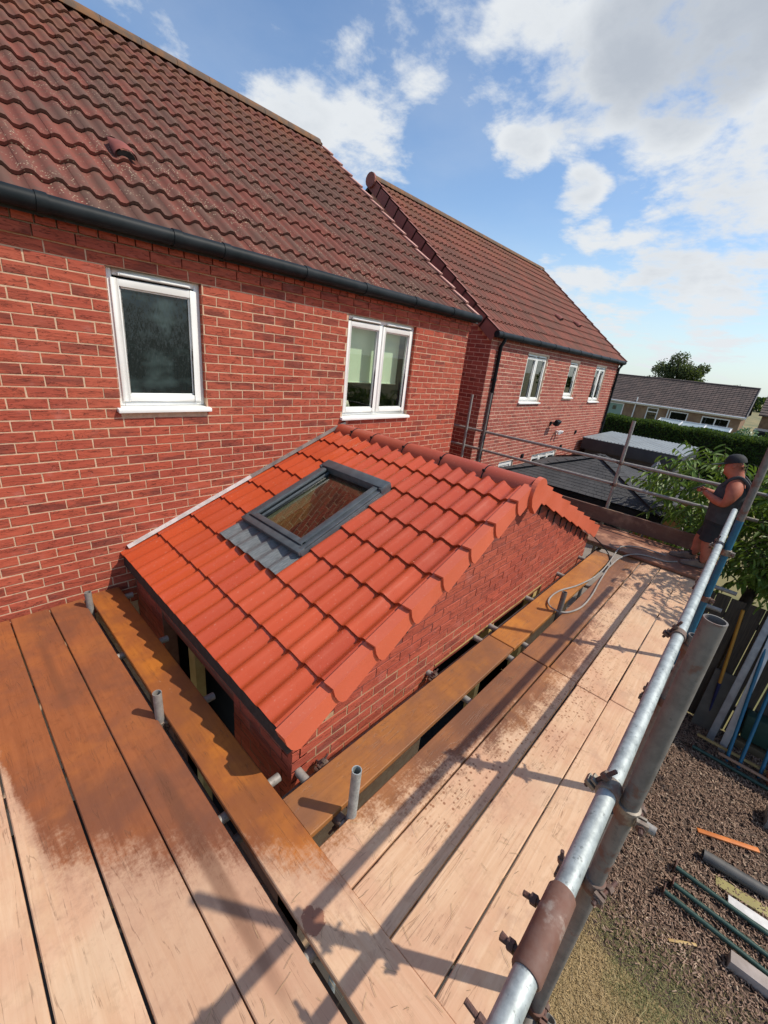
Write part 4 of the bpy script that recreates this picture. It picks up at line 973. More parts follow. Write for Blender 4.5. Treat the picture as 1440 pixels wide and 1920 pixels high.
def loft(m, rings, n=20, caps=False):
    """rings: (x, y, z, rx, ry); cloth that hangs round the body with soft folds"""
    vs = []; fs = []
    for j, (x, y, z, rx, ry) in enumerate(rings):
        for k in range(n):
            a = 2*PI*k/n; f = 1+.025*math.sin(5*a+j*1.3)
            vs.append((x+rx*f*math.cos(a), y+ry*f*math.sin(a), z+.006*math.sin(3*a+j)))
    for j in range(len(rings)-1):
        for k in range(n): fs.append((j*n+k, j*n+(k+1) % n, (j+1)*n+(k+1) % n, (j+1)*n+k))
    if caps: fs.append(tuple(range(n)))
    m.add(vs, fs); return m
m = MB(); m.add([(6.437,-3.402,3.475),(6.463,-3.402,3.475),(6.463,-3.385,3.435),(6.437,-3.385,3.435),(6.45,-3.362,3.442),(6.45,-3.41,3.43)], [(0,1,4),(1,2,4),(3,0,4),(2,5,4),(5,3,4)]); m.obj('nose', M_skin, man, smooth=True)
for sx in (-1, 1):
    m = MB(); m.tube([(6.45+sx*.078,-3.52,3.485),(6.45+sx*.09,-3.525,3.485)], [.026,.018], 10); m.obj('ear', M_skin, man, smooth=True)
    m = MB(); m.tube([(6.45+sx*.03,-3.403,3.475),(6.45+sx*.03,-3.396,3.473)], [.011,.006], 8); m.obj('eye', M_dark, man)
m = MB(); m.tube([(6.43,-3.391,3.413),(6.47,-3.391,3.413)], .006, 6); m.obj('mouth', plain('lip', (.28,.07,.06)), man)
# hands: a palm with four fingers and a thumb curled round the phone
for sx, cx_ in ((1, 6.385), (-1, 6.495)):
    P0 = Vector((cx_, -3.315, 3.13))
    vv = [(P0.x,P0.y-.012,P0.z,(.022,.016)), (P0.x+sx*.012,P0.y+.02,P0.z-.004,(.024,.012))]; ee = [(0,1)]
    for k in range(4):
        L = (.030,.034,.032,.025)[k]; b0 = len(vv); zz_ = P0.z+.016-k*.012
        vv += [(P0.x+sx*.022,P0.y+.034,zz_,.0078),(P0.x+sx*.034,P0.y+.034+L*.6,zz_-.004,.007),(P0.x+sx*.048,P0.y+.030+L*.35,zz_-.006,.006)]
        ee += [(1,b0),(b0,b0+1),(b0+1,b0+2)]
    b0 = len(vv); vv += [(P0.x+sx*.014,P0.y+.0,P0.z+.022,.009),(P0.x+sx*.030,P0.y+.018,P0.z+.03,.0075)]; ee += [(0,b0),(b0,b0+1)]
    skin('hand', vv, ee, M_skin, man, 1)
m = MB(); m.box(-.036,.036,-.005,.005,-.07,.07,0, Matrix.Translation((6.44,-3.268,3.15)) @ Matrix.Rotation(math.radians(50), 4, 'X')); tag(m.bev('phone', M_black, .004), 'dark phone held in the hands of the worker', 'phone')
m = MB(); m.tube([(6.345,-3.39,3.105),(6.352,-3.378,3.11)], .032, 14); m.obj('wristband', plain('orange_band', (.65,.28,.05)), man, smooth=True)
M_vest = plain('charcoal_vest', (.042,.046,.052), (.03,.033,.038), .85, 14, .3)
M_short = plain('black_shorts', (.010,.011,.014), (.016,.017,.02), .8, 14, .3)
m = MB(); loft(m, [(6.45,-3.595,2.80,.172,.152),(6.45,-3.59,2.90,.168,.152),(6.45,-3.58,3.0,.165,.158),(6.45,-3.59,3.10,.172,.165),(6.45,-3.60,3.18,.172,.160),(6.45,-3.605,3.235,.150,.150),(6.45,-3.61,3.275,.125,.135)], 24)
vest = m.obj('vest', M_vest, man, smooth=True)
for sx in (-1, 1): m = MB(); m.tube(smooth_path([(6.45+sx*.085,-3.49,3.235),(6.45+sx*.092,-3.54,3.33),(6.45+sx*.095,-3.62,3.375),(6.45+sx*.088,-3.71,3.31),(6.45+sx*.08,-3.745,3.22)]), .022, 8); m.obj('strap', M_vest, vest, smooth=True)
m = MB(); loft(m, [(6.45,-3.595,2.86,.155,.145),(6.45,-3.60,2.78,.165,.155),(6.45,-3.60,2.72,.168,.155),(6.45,-3.59,2.69,.15,.14)], 24)
for (x0, y0, x1, y1) in ((6.365,-3.592,6.335,-3.582), (6.54,-3.575,6.553,-3.53)): loft(m, [(x0,y0,2.76,.095,.118),(x0,y0,2.70,.100,.122),((x0+x1)/2,(y0+y1)/2,2.63,.104,.118),(x1,y1,2.555,.106,.116)], 20)
m.obj('shorts', M_short, man, smooth=True)
# cap and hair
m = MB(); n = 16; vs = []; fs = []
for j in range(6):
    a = PI/2*j/5
    for k in range(n): b = 2*PI*k/n; vs.append((.096*math.cos(a)*math.cos(b), .106*math.cos(a)*math.sin(b), .100*math.sin(a)**.85))
for j in range(5):
    for k in range(n): fs.append((j*n+k, j*n+(k+1) % n, (j+1)*n+(k+1) % n, (j+1)*n+k))
MC = Matrix.Translation((6.45,-3.518,3.53)) @ Matrix.Rotation(math.radians(-14), 4, 'X')
m.add(vs, fs, 0, MC); m.obj('cap', M_short, man, smooth=True)
m = MB(); vs = []
for k in range(9):
    a = PI*k/8; vs += [(.085*math.cos(a), .085*math.sin(a)*.9+.02, .0), (.075*math.cos(a), .20*math.sin(a)+.03 if math.sin(a) > .3 else .085*math.sin(a)+.02, -.022*math.sin(a))]
m.add(vs+[(v[0], v[1], v[2]-.006) for v in vs], [(2*k, 2*k+2, 2*k+3, 2*k+1) for k in range(8)]+[(18+2*k+1, 18+2*k+3, 18+2*k+2, 18+2*k) for k in range(8)]+[(2*k+1, 2*k+3, 18+2*k+3, 18+2*k+1) for k in range(8)], 0, MC); m.obj('cap_peak', M_vest, man)
m = MB()
for k in range(90):
    a = random.uniform(PI*1.05, PI*1.95); b0 = Vector((6.45+.082*math.cos(a), -3.525+.092*math.sin(a), 3.53-R_()*.05)); d = Vector((math.cos(a)*.012, math.sin(a)*.018, -.035-R_()*.025)); m.add([b0, b0+Vector((.008,0,0)), b0+d], [(0,1,2)])
m.obj('hair', plain('brown_hair', (.10,.055,.03), (.16,.09,.05), .6), man, fix=False)
M_shoe = plain('tan_shoe', (.22,.15,.11), (.16,.11,.085), .8, 20, .4); M_sole = plain('shoe_sole', (.10,.085,.075))
for (hx, hy, tx, ty) in ((6.33, -3.62, 6.25, -3.385), (6.53, -3.50, 6.44, -3.235)):
    h, t = Vector((hx, hy, 2.205)), Vector((tx, ty, 2.205)); d = (t-h).normalized(); s_ = d.cross(Vector((0,0,1)))
    vs = []; pr = [(0,.030,.06),(.25,.034,.10),(.42,.036,.085),(.65,.042,.055),(.88,.040,.04),(1.0,.022,.026)]; L = (t-h).length
    for f, w, hh in pr: c = h+d*L*f; vs += [c-s_*w, c-s_*w*.9+Vector((0,0,hh*.8)), c+Vector((0,0,hh)), c+s_*w*.9+Vector((0,0,hh*.8)), c+s_*w]
    fs = []
    for j in range(5):
        for k in range(5): fs.append((j*5+k, j*5+(k+1) % 5, (j+1)*5+(k+1) % 5, (j+1)*5+k))
    fs += [(0,1,2,3,4), (29,28,27,26,25)]
    m = MB(); m.add(vs, fs); so_ = m.obj('shoe', M_shoe, man, smooth=True)
    m = MB(); m.beam(h-d*.006+Vector((0,0,-.004)), t+d*.004+Vector((0,0,-.004)), .082, .014); m.bev('sole', M_sole, .005, so_)
    m = MB()
    for k in range(4): c = h+d*L*(.40+.09*k)+Vector((0,0,.095-.012*k)); m.tube([c-s_*.026, c+s_*.026], .003, 5)
    m.obj('laces', M_dark, so_)
    m = MB(); c = h+d*L*.2; m.tube([c+Vector((0,0,.06)), c+Vector((0,0,.12))], [.040,.037], 12); m.obj('sock', M_dark, man, smooth=True)
m = MB(); m.box(-2.5, 6.9, -3.62, -.02, -.1, .004); tag(m.obj('gap_shade_slab', plain('gap_shade_dark', (.07,.06,.05), (.045,.04,.035), .95, 2, .3)), None, None, kind='structure')  # dark sheet added below the deck so the board gaps read as deep shade
# ================================================================== TREE beside the platform
tree = thing('cherry_tree', (7.45, -4.35, 0), 'leafy tree with large drooping green leaves behind the worker on the right', 'tree')
M_bark = plain('dark_bark', (.06,.045,.035), (.03,.024,.02), .9, 14, .8)
m = MB(); m.tube([(7.45,-4.35,-.02),(7.42,-4.27,.8),(7.40,-4.2,1.5),(7.45,-4.25,2.1),(7.5,-4.3,2.6)], [.10,.085,.075,.065,.04], 12)
m.obj('trunk', M_bark, tree, smooth=True)
BLB = [((8.1,-3.35,2.75),(.85,.75,.72),1.0),((7.4,-4.6,2.75),(.9,.75,.85),1.2),((6.55,-5.05,3.15),(.85,.65,.62),.9),((8.8,-2.95,2.05),(.7,.35,.45),.35),((7.0,-4.42,2.35),(.35,.4,.35),.35),((8.4,-4.6,2.2),(.9,.8,.8),.6),((6.15,-4.72,3.55),(.75,.45,.42),.5),((7.2,-3.95,2.35),(.4,.32,.5),.35)]
def leafmat(name, a, b_, c_, rough=.42, spec=.5):
    m, nt, b = newmat(name); r = rndv(nt); P = pos(nt)
    c = mixc(nt, r, a, b_); c = mixc(nt, mth(nt, 'MULTIPLY', sstep(nt, noi(nt, P, 3, 2), .5, .7), .5), c, c_)
    nt.links.new(c, b.inputs['Base Color']); b.inputs['Roughness'].default_value = rough; b.inputs['Specular IOR Level'].default_value = spec
    tr = nn(nt, 'ShaderNodeBsdfTranslucent'); nt.links.new(mixc(nt, .5, c, (.20,.30,.02)), tr.inputs[0])
    ms = nn(nt, 'ShaderNodeMixShader', i_0=.28); nt.links.new(b.outputs[0], ms.inputs[1]); nt.links.new(tr.outputs[0], ms.inputs[2])
    nt.links.new(ms.outputs[0], nt.nodes['Material Output'].inputs[0]); return m
M_leaf = leafmat('cherry_leaf', (.075,.145,.024), (.14,.225,.034), (.20,.28,.05), .5, .4)
def leaf_geo(L=.15, W=.052):
    vs, fs = [], []
    for j in range(6):
        t = j/5; w = W/2*math.sin(PI*min(1, t*.92+.06))**.8*(1.08-.2*t); z = -.30*L*t*t
        vs += [(-w, L*t, z+.010), (0, L*t, z-.004), (w, L*t, z+.010)]
    for j in range(5):
        for k in range(2): fs.append((3*j+k, 3*j+k+1, 3*j+k+4, 3*j+k+3))
    return vs, fs
LG = leaf_geo(); lm_ = MB(); lm_.add(LG[0], LG[1], 0, None, 0.0); LEAF = lm_.mesh('leaf', M_leaf, smooth=True, origin=(0,0,0), fix=False)
leaves = []; br = MB()
rr = random.Random(11)
for (c, rad, wt) in BLB:
    c = Vector(c)
    for _ in range(int(150*wt)):
        while True:
            u = Vector((rr.uniform(-1,1), rr.uniform(-1,1), rr.uniform(-1,1)))
            if .25 < u.length < 1: break
        p = c+Vector((u.x*rad[0], u.y*rad[1], u.z*rad[2]))
        if p.x < 6.95 and p.y > -4.02: continue      # nothing hangs over the platform
        d = Vector((u.x+rr.uniform(-.5,.5), u.y+rr.uniform(-.5,.5), rr.uniform(-.35,.4))).normalized(); L = rr.uniform(.3,.5)
        q = p+d*L; br.tube([p, p+d*L*.5+Vector((0,0,.02)), q], [.006,.004,.002], 4, False)
        for k in range(8):
            t = (k+.6)/8; b0 = p+d*L*t; a = rr.uniform(0, 2*PI); side = d.cross(Vector((0,0,1))).normalized()*(1 if k % 2 else -1)
            yv = (side*rr.uniform(.5,1)+d*rr.uniform(.1,.8)+Vector((0,0,rr.uniform(-.9,-.1)))).normalized()
            xv = yv.cross(Vector((rr.uniform(-.3,.3), rr.uniform(-.3,.3), 1))).normalized(); zv = xv.cross(yv)
            s_ = rr.uniform(.7, 1.15); M = frame_M(b0, xv*s_, yv*s_, zv*s_)
            tip = b0+yv*.15*s_
            if (tip.x < 6.8 and tip.y > -3.98) or project(b0) is None: continue
            leaves.append(((b0-CAMPOS).length, M))
for (c, rad, wt) in BLB:
    c = Vector(c); br.tube([(7.45,-4.25,2.1), tuple((Vector((7.45,-4.25,2.1))+c)/2+Vector((0,0,-.1))), tuple(c)], [.03,.022,.01], 7, False)
br.obj('branch', M_bark, tree, smooth=True, fix=False)
leaves.sort(key=lambda t: t[0] if inview(t[1].translation, 0) else t[0]+50)
for d, M in leaves[:300]: link('leaf', LEAF, M, tree)
m = MB()
for d, M in leaves[300:]: m.add(LG[0], LG[1], 0, M)
o = m.obj('foliage', M_leaf, tree, smooth=True, fix=False); o['kind'] = 'stuff'
# pale shrubs at the foot of the gazebo
def leafy(name, parent, centre, rad, n, size, mat, shell=.55, kind='stuff', seed=1):
    rr = random.Random(seed); m = MB()
    for _ in range(n):
        while True:
            u = Vector((rr.uniform(-1,1), rr.uniform(-1,1), rr.uniform(-1,1)))
            if shell < u.length < 1: break
        k = 1+.22*noise.noise(Vector(u)*2.3+Vector((seed, 0, 0)))+.12*noise.noise(Vector(u)*6+Vector((seed, 5, 0)))
        p = Vector(centre)+Vector((u.x*rad[0], u.y*rad[1], u.z*rad[2]))*k
        d = Vector((rr.uniform(-1,1), rr.uniform(-1,1), rr.uniform(-1,1))).normalized(); s_ = d.cross((u+Vector((.01,0,0))).normalized())
        s_ = s_.normalized() if s_.length > .01 else Vector((1,0,0)); z = rr.uniform(.6,1.3)*size
        m.add([p-d*z*.5, p+s_*z*.28, p+d*z*.5, p-s_*z*.28], [(0,1,2,3)])
    o = m.obj(name, mat, parent, fix=False); return o
M_shrub = leafmat('pale_shrub_leaf', (.10,.20,.10), (.16,.26,.14), (.20,.30,.18))
sb = thing('shrub', (9.2, -3.15, 0), 'pale green shrub between the gazebo corner and the worker', 'shrub')
leafy('foliage', sb, (9.1, -3.15, 1.35), (.45, .30, .5), 900, .075, M_shrub, seed=3)['kind'] = 'thing'
m = MB(); m.tube([(9.1,-3.15,0),(9.1,-3.15,1.3)], .02, 6); m.obj('stem', M_bark, sb)

# ================================================================== FENCE AND YARD on the right
fence = thing('timber_fence', (6.6, -5, 0), 'dark vertical board fence with light showing between its boards, below the tree', 'fence')
M_fence = plain('weathered_fence_board', (.085,.065,.048), (.055,.042,.033), .9, 5, .5, stretch=(14,14,1), rnd=9)
y = -3.72; k = 0
while y > -6.6:
    w = .135+R_()*.02; m = MB(); h = 1.86+random.uniform(-.02,.03)
    m.box(0, .018, -w, 0, .02, h); o = link('fence_board', None, Matrix.Identity(4), None) if False else None
    me = m.mesh('fence_board', M_fence, origin=(0,0,0)); link('fence_board', me, Matrix.Translation((6.56+random.uniform(0,.008), y, 0)) @ Matrix.Rotation(random.uniform(-.008,.008), 4, 'X'), fence)
    y -= w+random.uniform(.010,.020)
for z in (.35, 1.55):
    m = MB(); m.box(6.59, 6.63, -6.6, -3.72, z, z+.07); m.obj('fence_rail', M_fence, fence)
for yy in (-3.76, -5.6):
    m = MB(); m.box(6.63, 6.72, yy-.045, yy+.045, 0, 1.95); m.obj('fence_post', M_fence, fence)
# bark chip bed and dry lawn
m = MB(); m.box(2.9, 6.58, -7.0, -3.3, -.3, -.006)
tag(m.obj('chip_bed_soil', plain('dark_soil', (.12,.078,.055), (.06,.04,.03), .95, 12, .8)), None, None, kind='structure')
def edge(y): return 3.22+.16*noise.noise(Vector((y*2.1, 0, 3)))-.10*(y+3.9)*0
M_chip, ntc, bc = newmat('bark_chip'); rc = rndv(ntc)
c = mixc(ntc, rc, (.17,.10,.068), (.33,.22,.155)); c = mixc(ntc, sstep(ntc, rc, .88, .96), c, (.42,.31,.22)); ntc.links.new(c, bc.inputs['Base Color']); bc.inputs['Roughness'].default_value = .85
rr = random.Random(5); m = MB()
for k in range(23000):
    yv = rr.uniform(-5.7, -3.55); xv = rr.uniform(2.95, 6.55)
    if xv < edge(yv)-.06+rr.uniform(-.12,.16)*1.6: continue
    L, W, H = rr.uniform(.015,.045), rr.uniform(.005,.013), rr.uniform(.002,.006)
    M = Matrix.Translation((xv, yv, rr.uniform(.0,.022))) @ Matrix.Rotation(rr.gauss(.6,1.0), 4, 'Z') @ Matrix.Rotation(rr.gauss(0,.35), 4, 'Y') @ Matrix.Rotation(rr.gauss(0,.4), 4, 'X')
    m.add([(-L/2,-W/2,0),(L/2,-W*.3,0),(L/2*.8,W/2,0),(-L/2,W*.4,0),(-L/2,-W/2,H),(L/2,-W*.3,H),(L/2*.8,W/2,H),(-L/2,W*.4,H)], [(4,5,6,7),(0,1,5,4),(1,2,6,5),(2,3,7,6),(3,0,4,7)], 0, M, rr.random())
tag(m.obj('bark_chips', M_chip, fix=False), 'brown bark chips covering the bed on the right', 'bark chips', kind='stuff')
M_grass, ntg, bg_ = newmat('dry_grass_blade'); rg = rndv(ntg); gq = noi(ntg, pos(ntg), 1.7, 3)
c = mixc(ntg, rg, (.46,.33,.165), (.32,.23,.11)); sg = nn(ntg, 'ShaderNodeSeparateXYZ', i_0=pos(ntg)); gq = mth(ntg, 'ADD', gq, mth(ntg, 'MULTIPLY', sstep(ntg, sg.outputs[0], 2.2, 3.1), .14))
c = mixc(ntg, mth(ntg, 'MULTIPLY', sstep(ntg, gq, .47, .64), mth(ntg, 'ADD', mth(ntg, 'MULTIPLY', rg, .6), .35)), c, (.095,.13,.035))
ntg.links.new(c, bg_.inputs['Base Color']); bg_.inputs['Roughness'].default_value = .7
m = MB(); m.box(-1.5, 3.35, -7.0, -3.3, -.3, -.009); tag(m.obj('lawn', plain('straw_lawn', (.30,.215,.105), (.20,.15,.07), .95, 26, .8)), None, None, kind='structure')
m = MB()
for k in range(60000):
    yv = rr.uniform(-5.4, -3.6); xv = rr.uniform(.55, 3.55)
    if xv > edge(yv)+rr.uniform(-.12,.22): continue
    a = rr.uniform(0, 2*PI); L = rr.uniform(.018,.05); lean = rr.uniform(.5,1.25); w = .0021
    b0 = Vector((xv, yv, -.008)); d = Vector((math.cos(a)*math.sin(lean), math.sin(a)*math.sin(lean), math.cos(lean)*.8)); s_ = Vector((-math.sin(a), math.cos(a), 0))*w
    m.add([b0-s_, b0+s_, b0+d*L*.6+s_*.8, b0+d*L, b0+d*L*.6-s_*.8], [(0,1,2,3,4)], 0, None, rr.random())
for k in range(46):      # long pale runners lying on top
    a = rr.uniform(0, 2*PI); p = Vector((rr.uniform(1.2,3.1), rr.uniform(-5.0,-3.8), .03)); pts = [p]
    for j in range(5): a += rr.uniform(-.5,.5); p = p+Vector((math.cos(a), math.sin(a), rr.uniform(-.1,.1)))*.045; pts.append(Vector((p.x,p.y,max(.01,p.z))))
    m.tube(pts, .0016, 3, False)
tag(m.obj('dry_grass', M_grass, fix=False), 'straw coloured dry lawn with green patches', 'grass', kind='stuff')
# things lying and leaning in the yard
M_green = plain('dark_green_paint', (.014,.048,.038), (.022,.065,.05), .5, 15, .2)
GG = 'dark green metal posts lying on the chips'
for (xa, ya, xb, yb, lb) in ((4.03,-4.35,4.03,-6.0,'farthest of the three green posts lying side by side'), (3.845,-4.36,3.83,-6.0,'middle of the three green posts lying side by side'), (3.715,-4.31,3.66,-6.0,'nearest of the three green posts lying side by side'), (5.86,-4.24,5.83,-5.9,'single green post lying behind the timber battens')):
    t = thing('green_post', ((xa+xb)/2, ya, .03), lb, 'post', GG)
    m = MB(); m.tube([(xa,ya,.045),(xb,yb,.045)], .021, 12); m.obj('shaft', M_green, t, smooth=True)
    m = MB(); m.box(xa-.045, xa+.045, ya-.004, ya+.004, .003, .095); m.obj('end_plate', M_thread, t)
def plank(p, q, w, h, mat, name, label, cat, b=.003, up=(0,0,1)):
    m = MB(); m.beam(p, q, w, h, up); return tag(m.bev(name, mat, b), label, cat)
plank((4.63,-4.46,.03),(4.87,-4.95,.035),.048,.02, plain('orange_timber',(.62,.19,.04),(.5,.15,.035),.6,8,.2),'timber_offcut','short bright orange stick of wood lying on the bark chips','timber')
m = MB(); m.tube([(4.36,-4.53,.055),(4.385,-4.78,.06),(4.42,-5.03,.055)], .052, 18, hollow=.004); tag(m.obj('drain_pipe', plain('grey_black_pipe',(.055,.055,.058),(.10,.095,.09),.6,7,.2), smooth=True), 'short thick dark grey pipe lying on the chips', 'pipe')
plank((4.22,-4.66,.012),(4.30,-5.4,.012),.10,.02, plain('green_timber',(.36,.31,.12),(.28,.24,.09),.7,5,.2),'timber_board','pale greenish board under the dark pipe','timber')
plank((4.10,-4.76,.02),(4.16,-5.5,.02),.09,.03, M_white,'stone_offcut','whitish offcut next to the greenish board','offcut')
plank((3.57,-4.80,.045),(3.60,-5.5,.045),.10,.09, plain('grey_block',(.42,.36,.33),(.33,.28,.25),.85,9,.4),'concrete_block','pale block on the lawn edge in the bottom right corner','block')
plank((3.36,-4.42,.012),(3.50,-4.60,.012),.022,.012, M_pine,'wood_sliver','thin loose wood sliver at the edge of lawn and chips','timber')
plank((6.07,-4.26,.10),(6.04,-5.9,.10),.035,.022, M_pine,'timber_batten','longer pale batten lying on the single green post','timber')
plank((5.94,-4.50,.09),(5.95,-5.9,.09),.035,.022, plain('pink_batten',(.46,.27,.18),(.38,.22,.14),.7,6,.2),'timber_batten','shorter pinkish batten beside the longer pale one','timber')
M_alu = plain('brushed_aluminium', (.40,.40,.42), (.30,.30,.32), .45, 9, .1, metal=.3)
plank((6.22,-4.40,.0),(6.53,-4.425,1.98),.075,.028, M_alu,'straight_edge','greyer aluminium straight edge leaning on the fence, left one','straight edge', up=(1,0,0))
plank((6.12,-4.535,.0),(6.52,-4.50,1.98),.075,.028, plain('pale_aluminium',(.58,.58,.60),(.48,.48,.5),.42,9,.1,metal=.3),'straight_edge','paler aluminium straight edge leaning on the fence, right one','straight edge', up=(1,0,0))
M_bl = plain('light_blue_pole', (.010,.13,.24), (.010,.11,.20), .45, 9, .1)
for p, q, lb in (((5.98,-4.60,.0),(6.50,-4.47,1.72),'leftmost light blue pole, behind the aluminium straight edges'), ((5.97,-4.72,.0),(6.53,-4.66,1.7),'middle light blue pole leaning on the fence'), ((6.0,-4.92,.0),(6.53,-4.82,1.7),'rightmost light blue pole leaning on the fence')):
    tube(p, q, M_bl, lb, 'blue_pole', .019, .003, 12, 'pole', 'light blue poles leaning on the fence')
rk = thing('garden_fork', (6.42,-4.30,0), 'long handled tool with orange-yellow shaft and dark blue lower end against the fence', 'tool')
m = MB(); m.tube([(6.45,-4.262,.72),(6.50,-4.16,1.78)], .019, 10); m.obj('shaft', plain('varnished_handle',(.50,.24,.035),(.42,.19,.03),.4,8,0), rk, smooth=True)
m = MB(); m.tube([(6.43,-4.295,.28),(6.45,-4.262,.72)], [.010,.022], 10); m.obj('socket', plain('dark_blue_metal',(.015,.018,.09)), rk, smooth=True)
m = MB(); m.tube([(6.40,-4.31,.0),(6.43,-4.295,.30)], .008, 8); m.tube([(6.40,-4.22,.02),(6.40,-4.40,.02)], .009, 8)
for k in range(4): m.tube([(6.40,-4.24-k*.045,.02),(6.36,-4.24-k*.045,.0)], .005, 6)
m.obj('fork_head', M_galvdull, rk, smooth=True)
plank((6.40,-4.32,.0),(6.53,-4.32,.86),.30,.04, plain('grey_slab',(.14,.12,.10),(.11,.095,.08),.9,6,.3),'paving_slab','grey-brown slab leaning on the fence behind the tool handle','slab', up=(1,0,0))
m = MB(); m.add([(6.38,-4.66,.16),(6.52,-4.66,.16),(6.52,-5.1,.16),(6.38,-5.1,.16),(6.36,-4.62,.52),(6.54,-4.62,.52),(6.54,-5.15,.52),(6.36,-5.15,.52)], [(0,1,2,3),(4,7,6,5),(0,4,5,1),(1,5,6,2),(2,6,7,3),(3,7,4,0)])
tag(m.bev('storage_tub', plain('dark_green_plastic',(.02,.06,.045)), .02), 'dark green plastic tub behind the blue poles', 'tub')
plank((6.44,-4.62,.05),(6.44,-5.6,.05),.14,.10, plain('brown_sleeper',(.16,.115,.06),(.12,.085,.045),.8,5,.3),'timber_sleeper','brown sleeper on the ground under the green tub','timber')
m = MB(); m.tube([(6.0,-5.05,.0),(6.0,-5.05,.13),(6.0,-5.05,.131),(6.0,-5.05,.16)], [.07,.09,.10,.10], 16, hollow=.01); tag(m.obj('plant_pot', plain('terracotta',(.32,.10,.05),(.26,.085,.045),.8,9,.2), smooth=True), 'terracotta pot at the right edge beside the battens', 'pot')
m = MB(); m.box(5.25,5.5,-5.5,-4.98,.0,.12); m.box(5.28,5.47,-5.5,-5.0,.12,.2); tag(m.bev('steel_step', plain('grey_steel',(.20,.20,.19),(.28,.27,.25),.5,8,.2), .006), 'grey metal box at the right edge below the green post', 'box')

# ================================================================== GAZEBO, CABIN, HEDGE
gz = thing('gazebo', (9.8, -1.2, 0), 'timber gazebo with a dark felt shingle pyramid roof in front of the neighbour house', 'gazebo')
GX0, GX1, GY0, GY1, GE_, GA_ = 8.22, 11.32, -2.85, .36, 2.2, (9.77, -1.22, 2.74)
M_shing = plain('dark_felt_shingle', (.042,.043,.045), (.060,.060,.062), .95, 2.5, .3)
cs = [(GX0,GY0),(GX1,GY0),(GX1,GY1),(GX0,GY1)]; NR = 15; sh = MB()
for sd in range(4):
    a, b = cs[sd], cs[(sd+1) % 4]
    for r in range(NR):
        t0, t1 = r/NR, (r+1.25)/NR if r < NR-1 else 1
        def pt_(c, t, up): return (c[0]+(GA_[0]-c[0])*t, c[1]+(GA_[1]-c[1])*t, GE_+(GA_[2]-GE_)*t+up)
        nt_ = max(2, int(22*(1-t0)))
        for k in range(nt_):
            f0, f1 = (k+.02)/nt_, (k+.98)/nt_
            L0 = lambda f, t, up: tuple(pt_(a, t, up)[i]*(1-f)+pt_(b, t, up)[i]*f for i in range(3))
            up = .007+random.uniform(0,.003)
            sh.add([L0(f0,t0,up), L0(f1,t0,up), L0(f1,t1,.002), L0(f0,t1,.002), L0(f0,t0,.0), L0(f1,t0,.0)], [(0,1,2,3),(4,5,1,0)])
o = sh.obj('shingles', M_shing, gz, fix=True); o['kind'] = 'stuff'
for c in cs:
    for k in range(12):
        t0, t1 = k/12, (k+1.15)/12
        p = [c[i]+(GA_[i]-c[i])*t0 for i in (0,1)]+[GE_+(GA_[2]-GE_)*t0+.026]; q = [c[i]+(GA_[i]-c[i])*t1 for i in (0,1)]+[GE_+(GA_[2]-GE_)*t1+.018]
        m = MB(); m.beam(p, q, .20, .006); m.obj('hip_cap', M_shing, gz)
m = MB(); m.add([(c[0], c[1], GE_) for c in cs]+[tuple(GA_)]+[(c[0], c[1], GE_-.02) for c in cs], [(0,1,4),(1,2,4),(2,3,4),(3,0,4),(8,7,6,5)]); m.obj('roof_boards', M_black, gz)
M_gw = plain('orange_gazebo_timber', (.33,.16,.05), (.27,.125,.04), .7, 5, .2)
m = MB(); ring(m, GX0+.02, GX1-.02, GY0+.02, GY1-.02, .03, GE_-.16, GE_-.02, 0, Matrix(((1,0,0,0),(0,0,1,0),(0,1,0,0),(0,0,0,1)))); m.obj('fascia', M_gutter, gz)
for x in (GX0+.35, GX1-.35):
    for y in (GY0+.35, GY1-.35): m = MB(); m.box(x-.06, x+.06, y-.06, y+.06, 0, GE_-.02); m.obj('post', M_gw, gz)
for y in (GY0+.35, GY1-.35): m = MB(); m.beam((GX0+.2, y, GE_-.22), (GX1-.2, y, GE_-.22), .10, .14); m.obj('beam', M_gw, gz)
m = MB(); m.beam((GX1-.35, GY0+.35, 1.4), (GX1-.35, GY0+.95, 1.98), .08, .08); m.beam((GX0+.35, GY0+.35, 1.4), (GX0+.95, GY0+.35, 1.98), .08, .08); m.obj('brace', M_gw, gz)
m = MB(); m.box(11.0,11.05,-2.95,-2.3,.5,1.95); m.obj('side_screen', M_gw, gz)
m = MB(); m.box(7.3, 16.5, -3.4, .3, -.2, -.004); tag(m.obj('patio', plain('patio_slabs',(.26,.22,.19),(.20,.17,.15),.9,1.2,.2)), 'patio behind the houses', kind='structure')
cb = thing('garden_cabin', (14.8,-1,0), 'dark grey garden cabin with a ribbed pale metal flat roof beside the neighbour house', 'cabin')
M_cab = plain('anthracite_cladding', (.025,.030,.036), (.035,.04,.046), .6, 3, .1); M_cabw = plain('cabin_wall', (.05,.05,.052), (.07,.068,.066), .8, 2, .1)
m = MB(); m.box(13.55,16.2,-2.1,.25,0,2.28); m.obj('wall', M_cabw, cb)
m = MB(); m.box(13.34,16.35,-2.24,.34,2.27,2.59); m.bev('fascia', M_cab, .01, cb)
M_rib = plain('pale_metal_roof', (.22,.245,.255), (.19,.21,.22), .5, 2, 0)
m = MB(); m.box(13.32,16.37,-2.26,.36,2.592,2.606); m.obj('roof_sheet', M_rib, cb)
y = -2.24
while y < .34:
    m = MB(); m.box(13.34,16.35,y,y+.03,2.606,2.620); m.obj('roof_rib', M_rib, cb); y += .098
m = MB(); ring(m, -1.9, -.2, 0, 2.1, .06, -.03, .0, 0, Matrix(((0,1,0,13.55),(1,0,0,0),(0,0,1,0),(0,0,0,1)))); m.obj('door_frame', M_cab, cb)
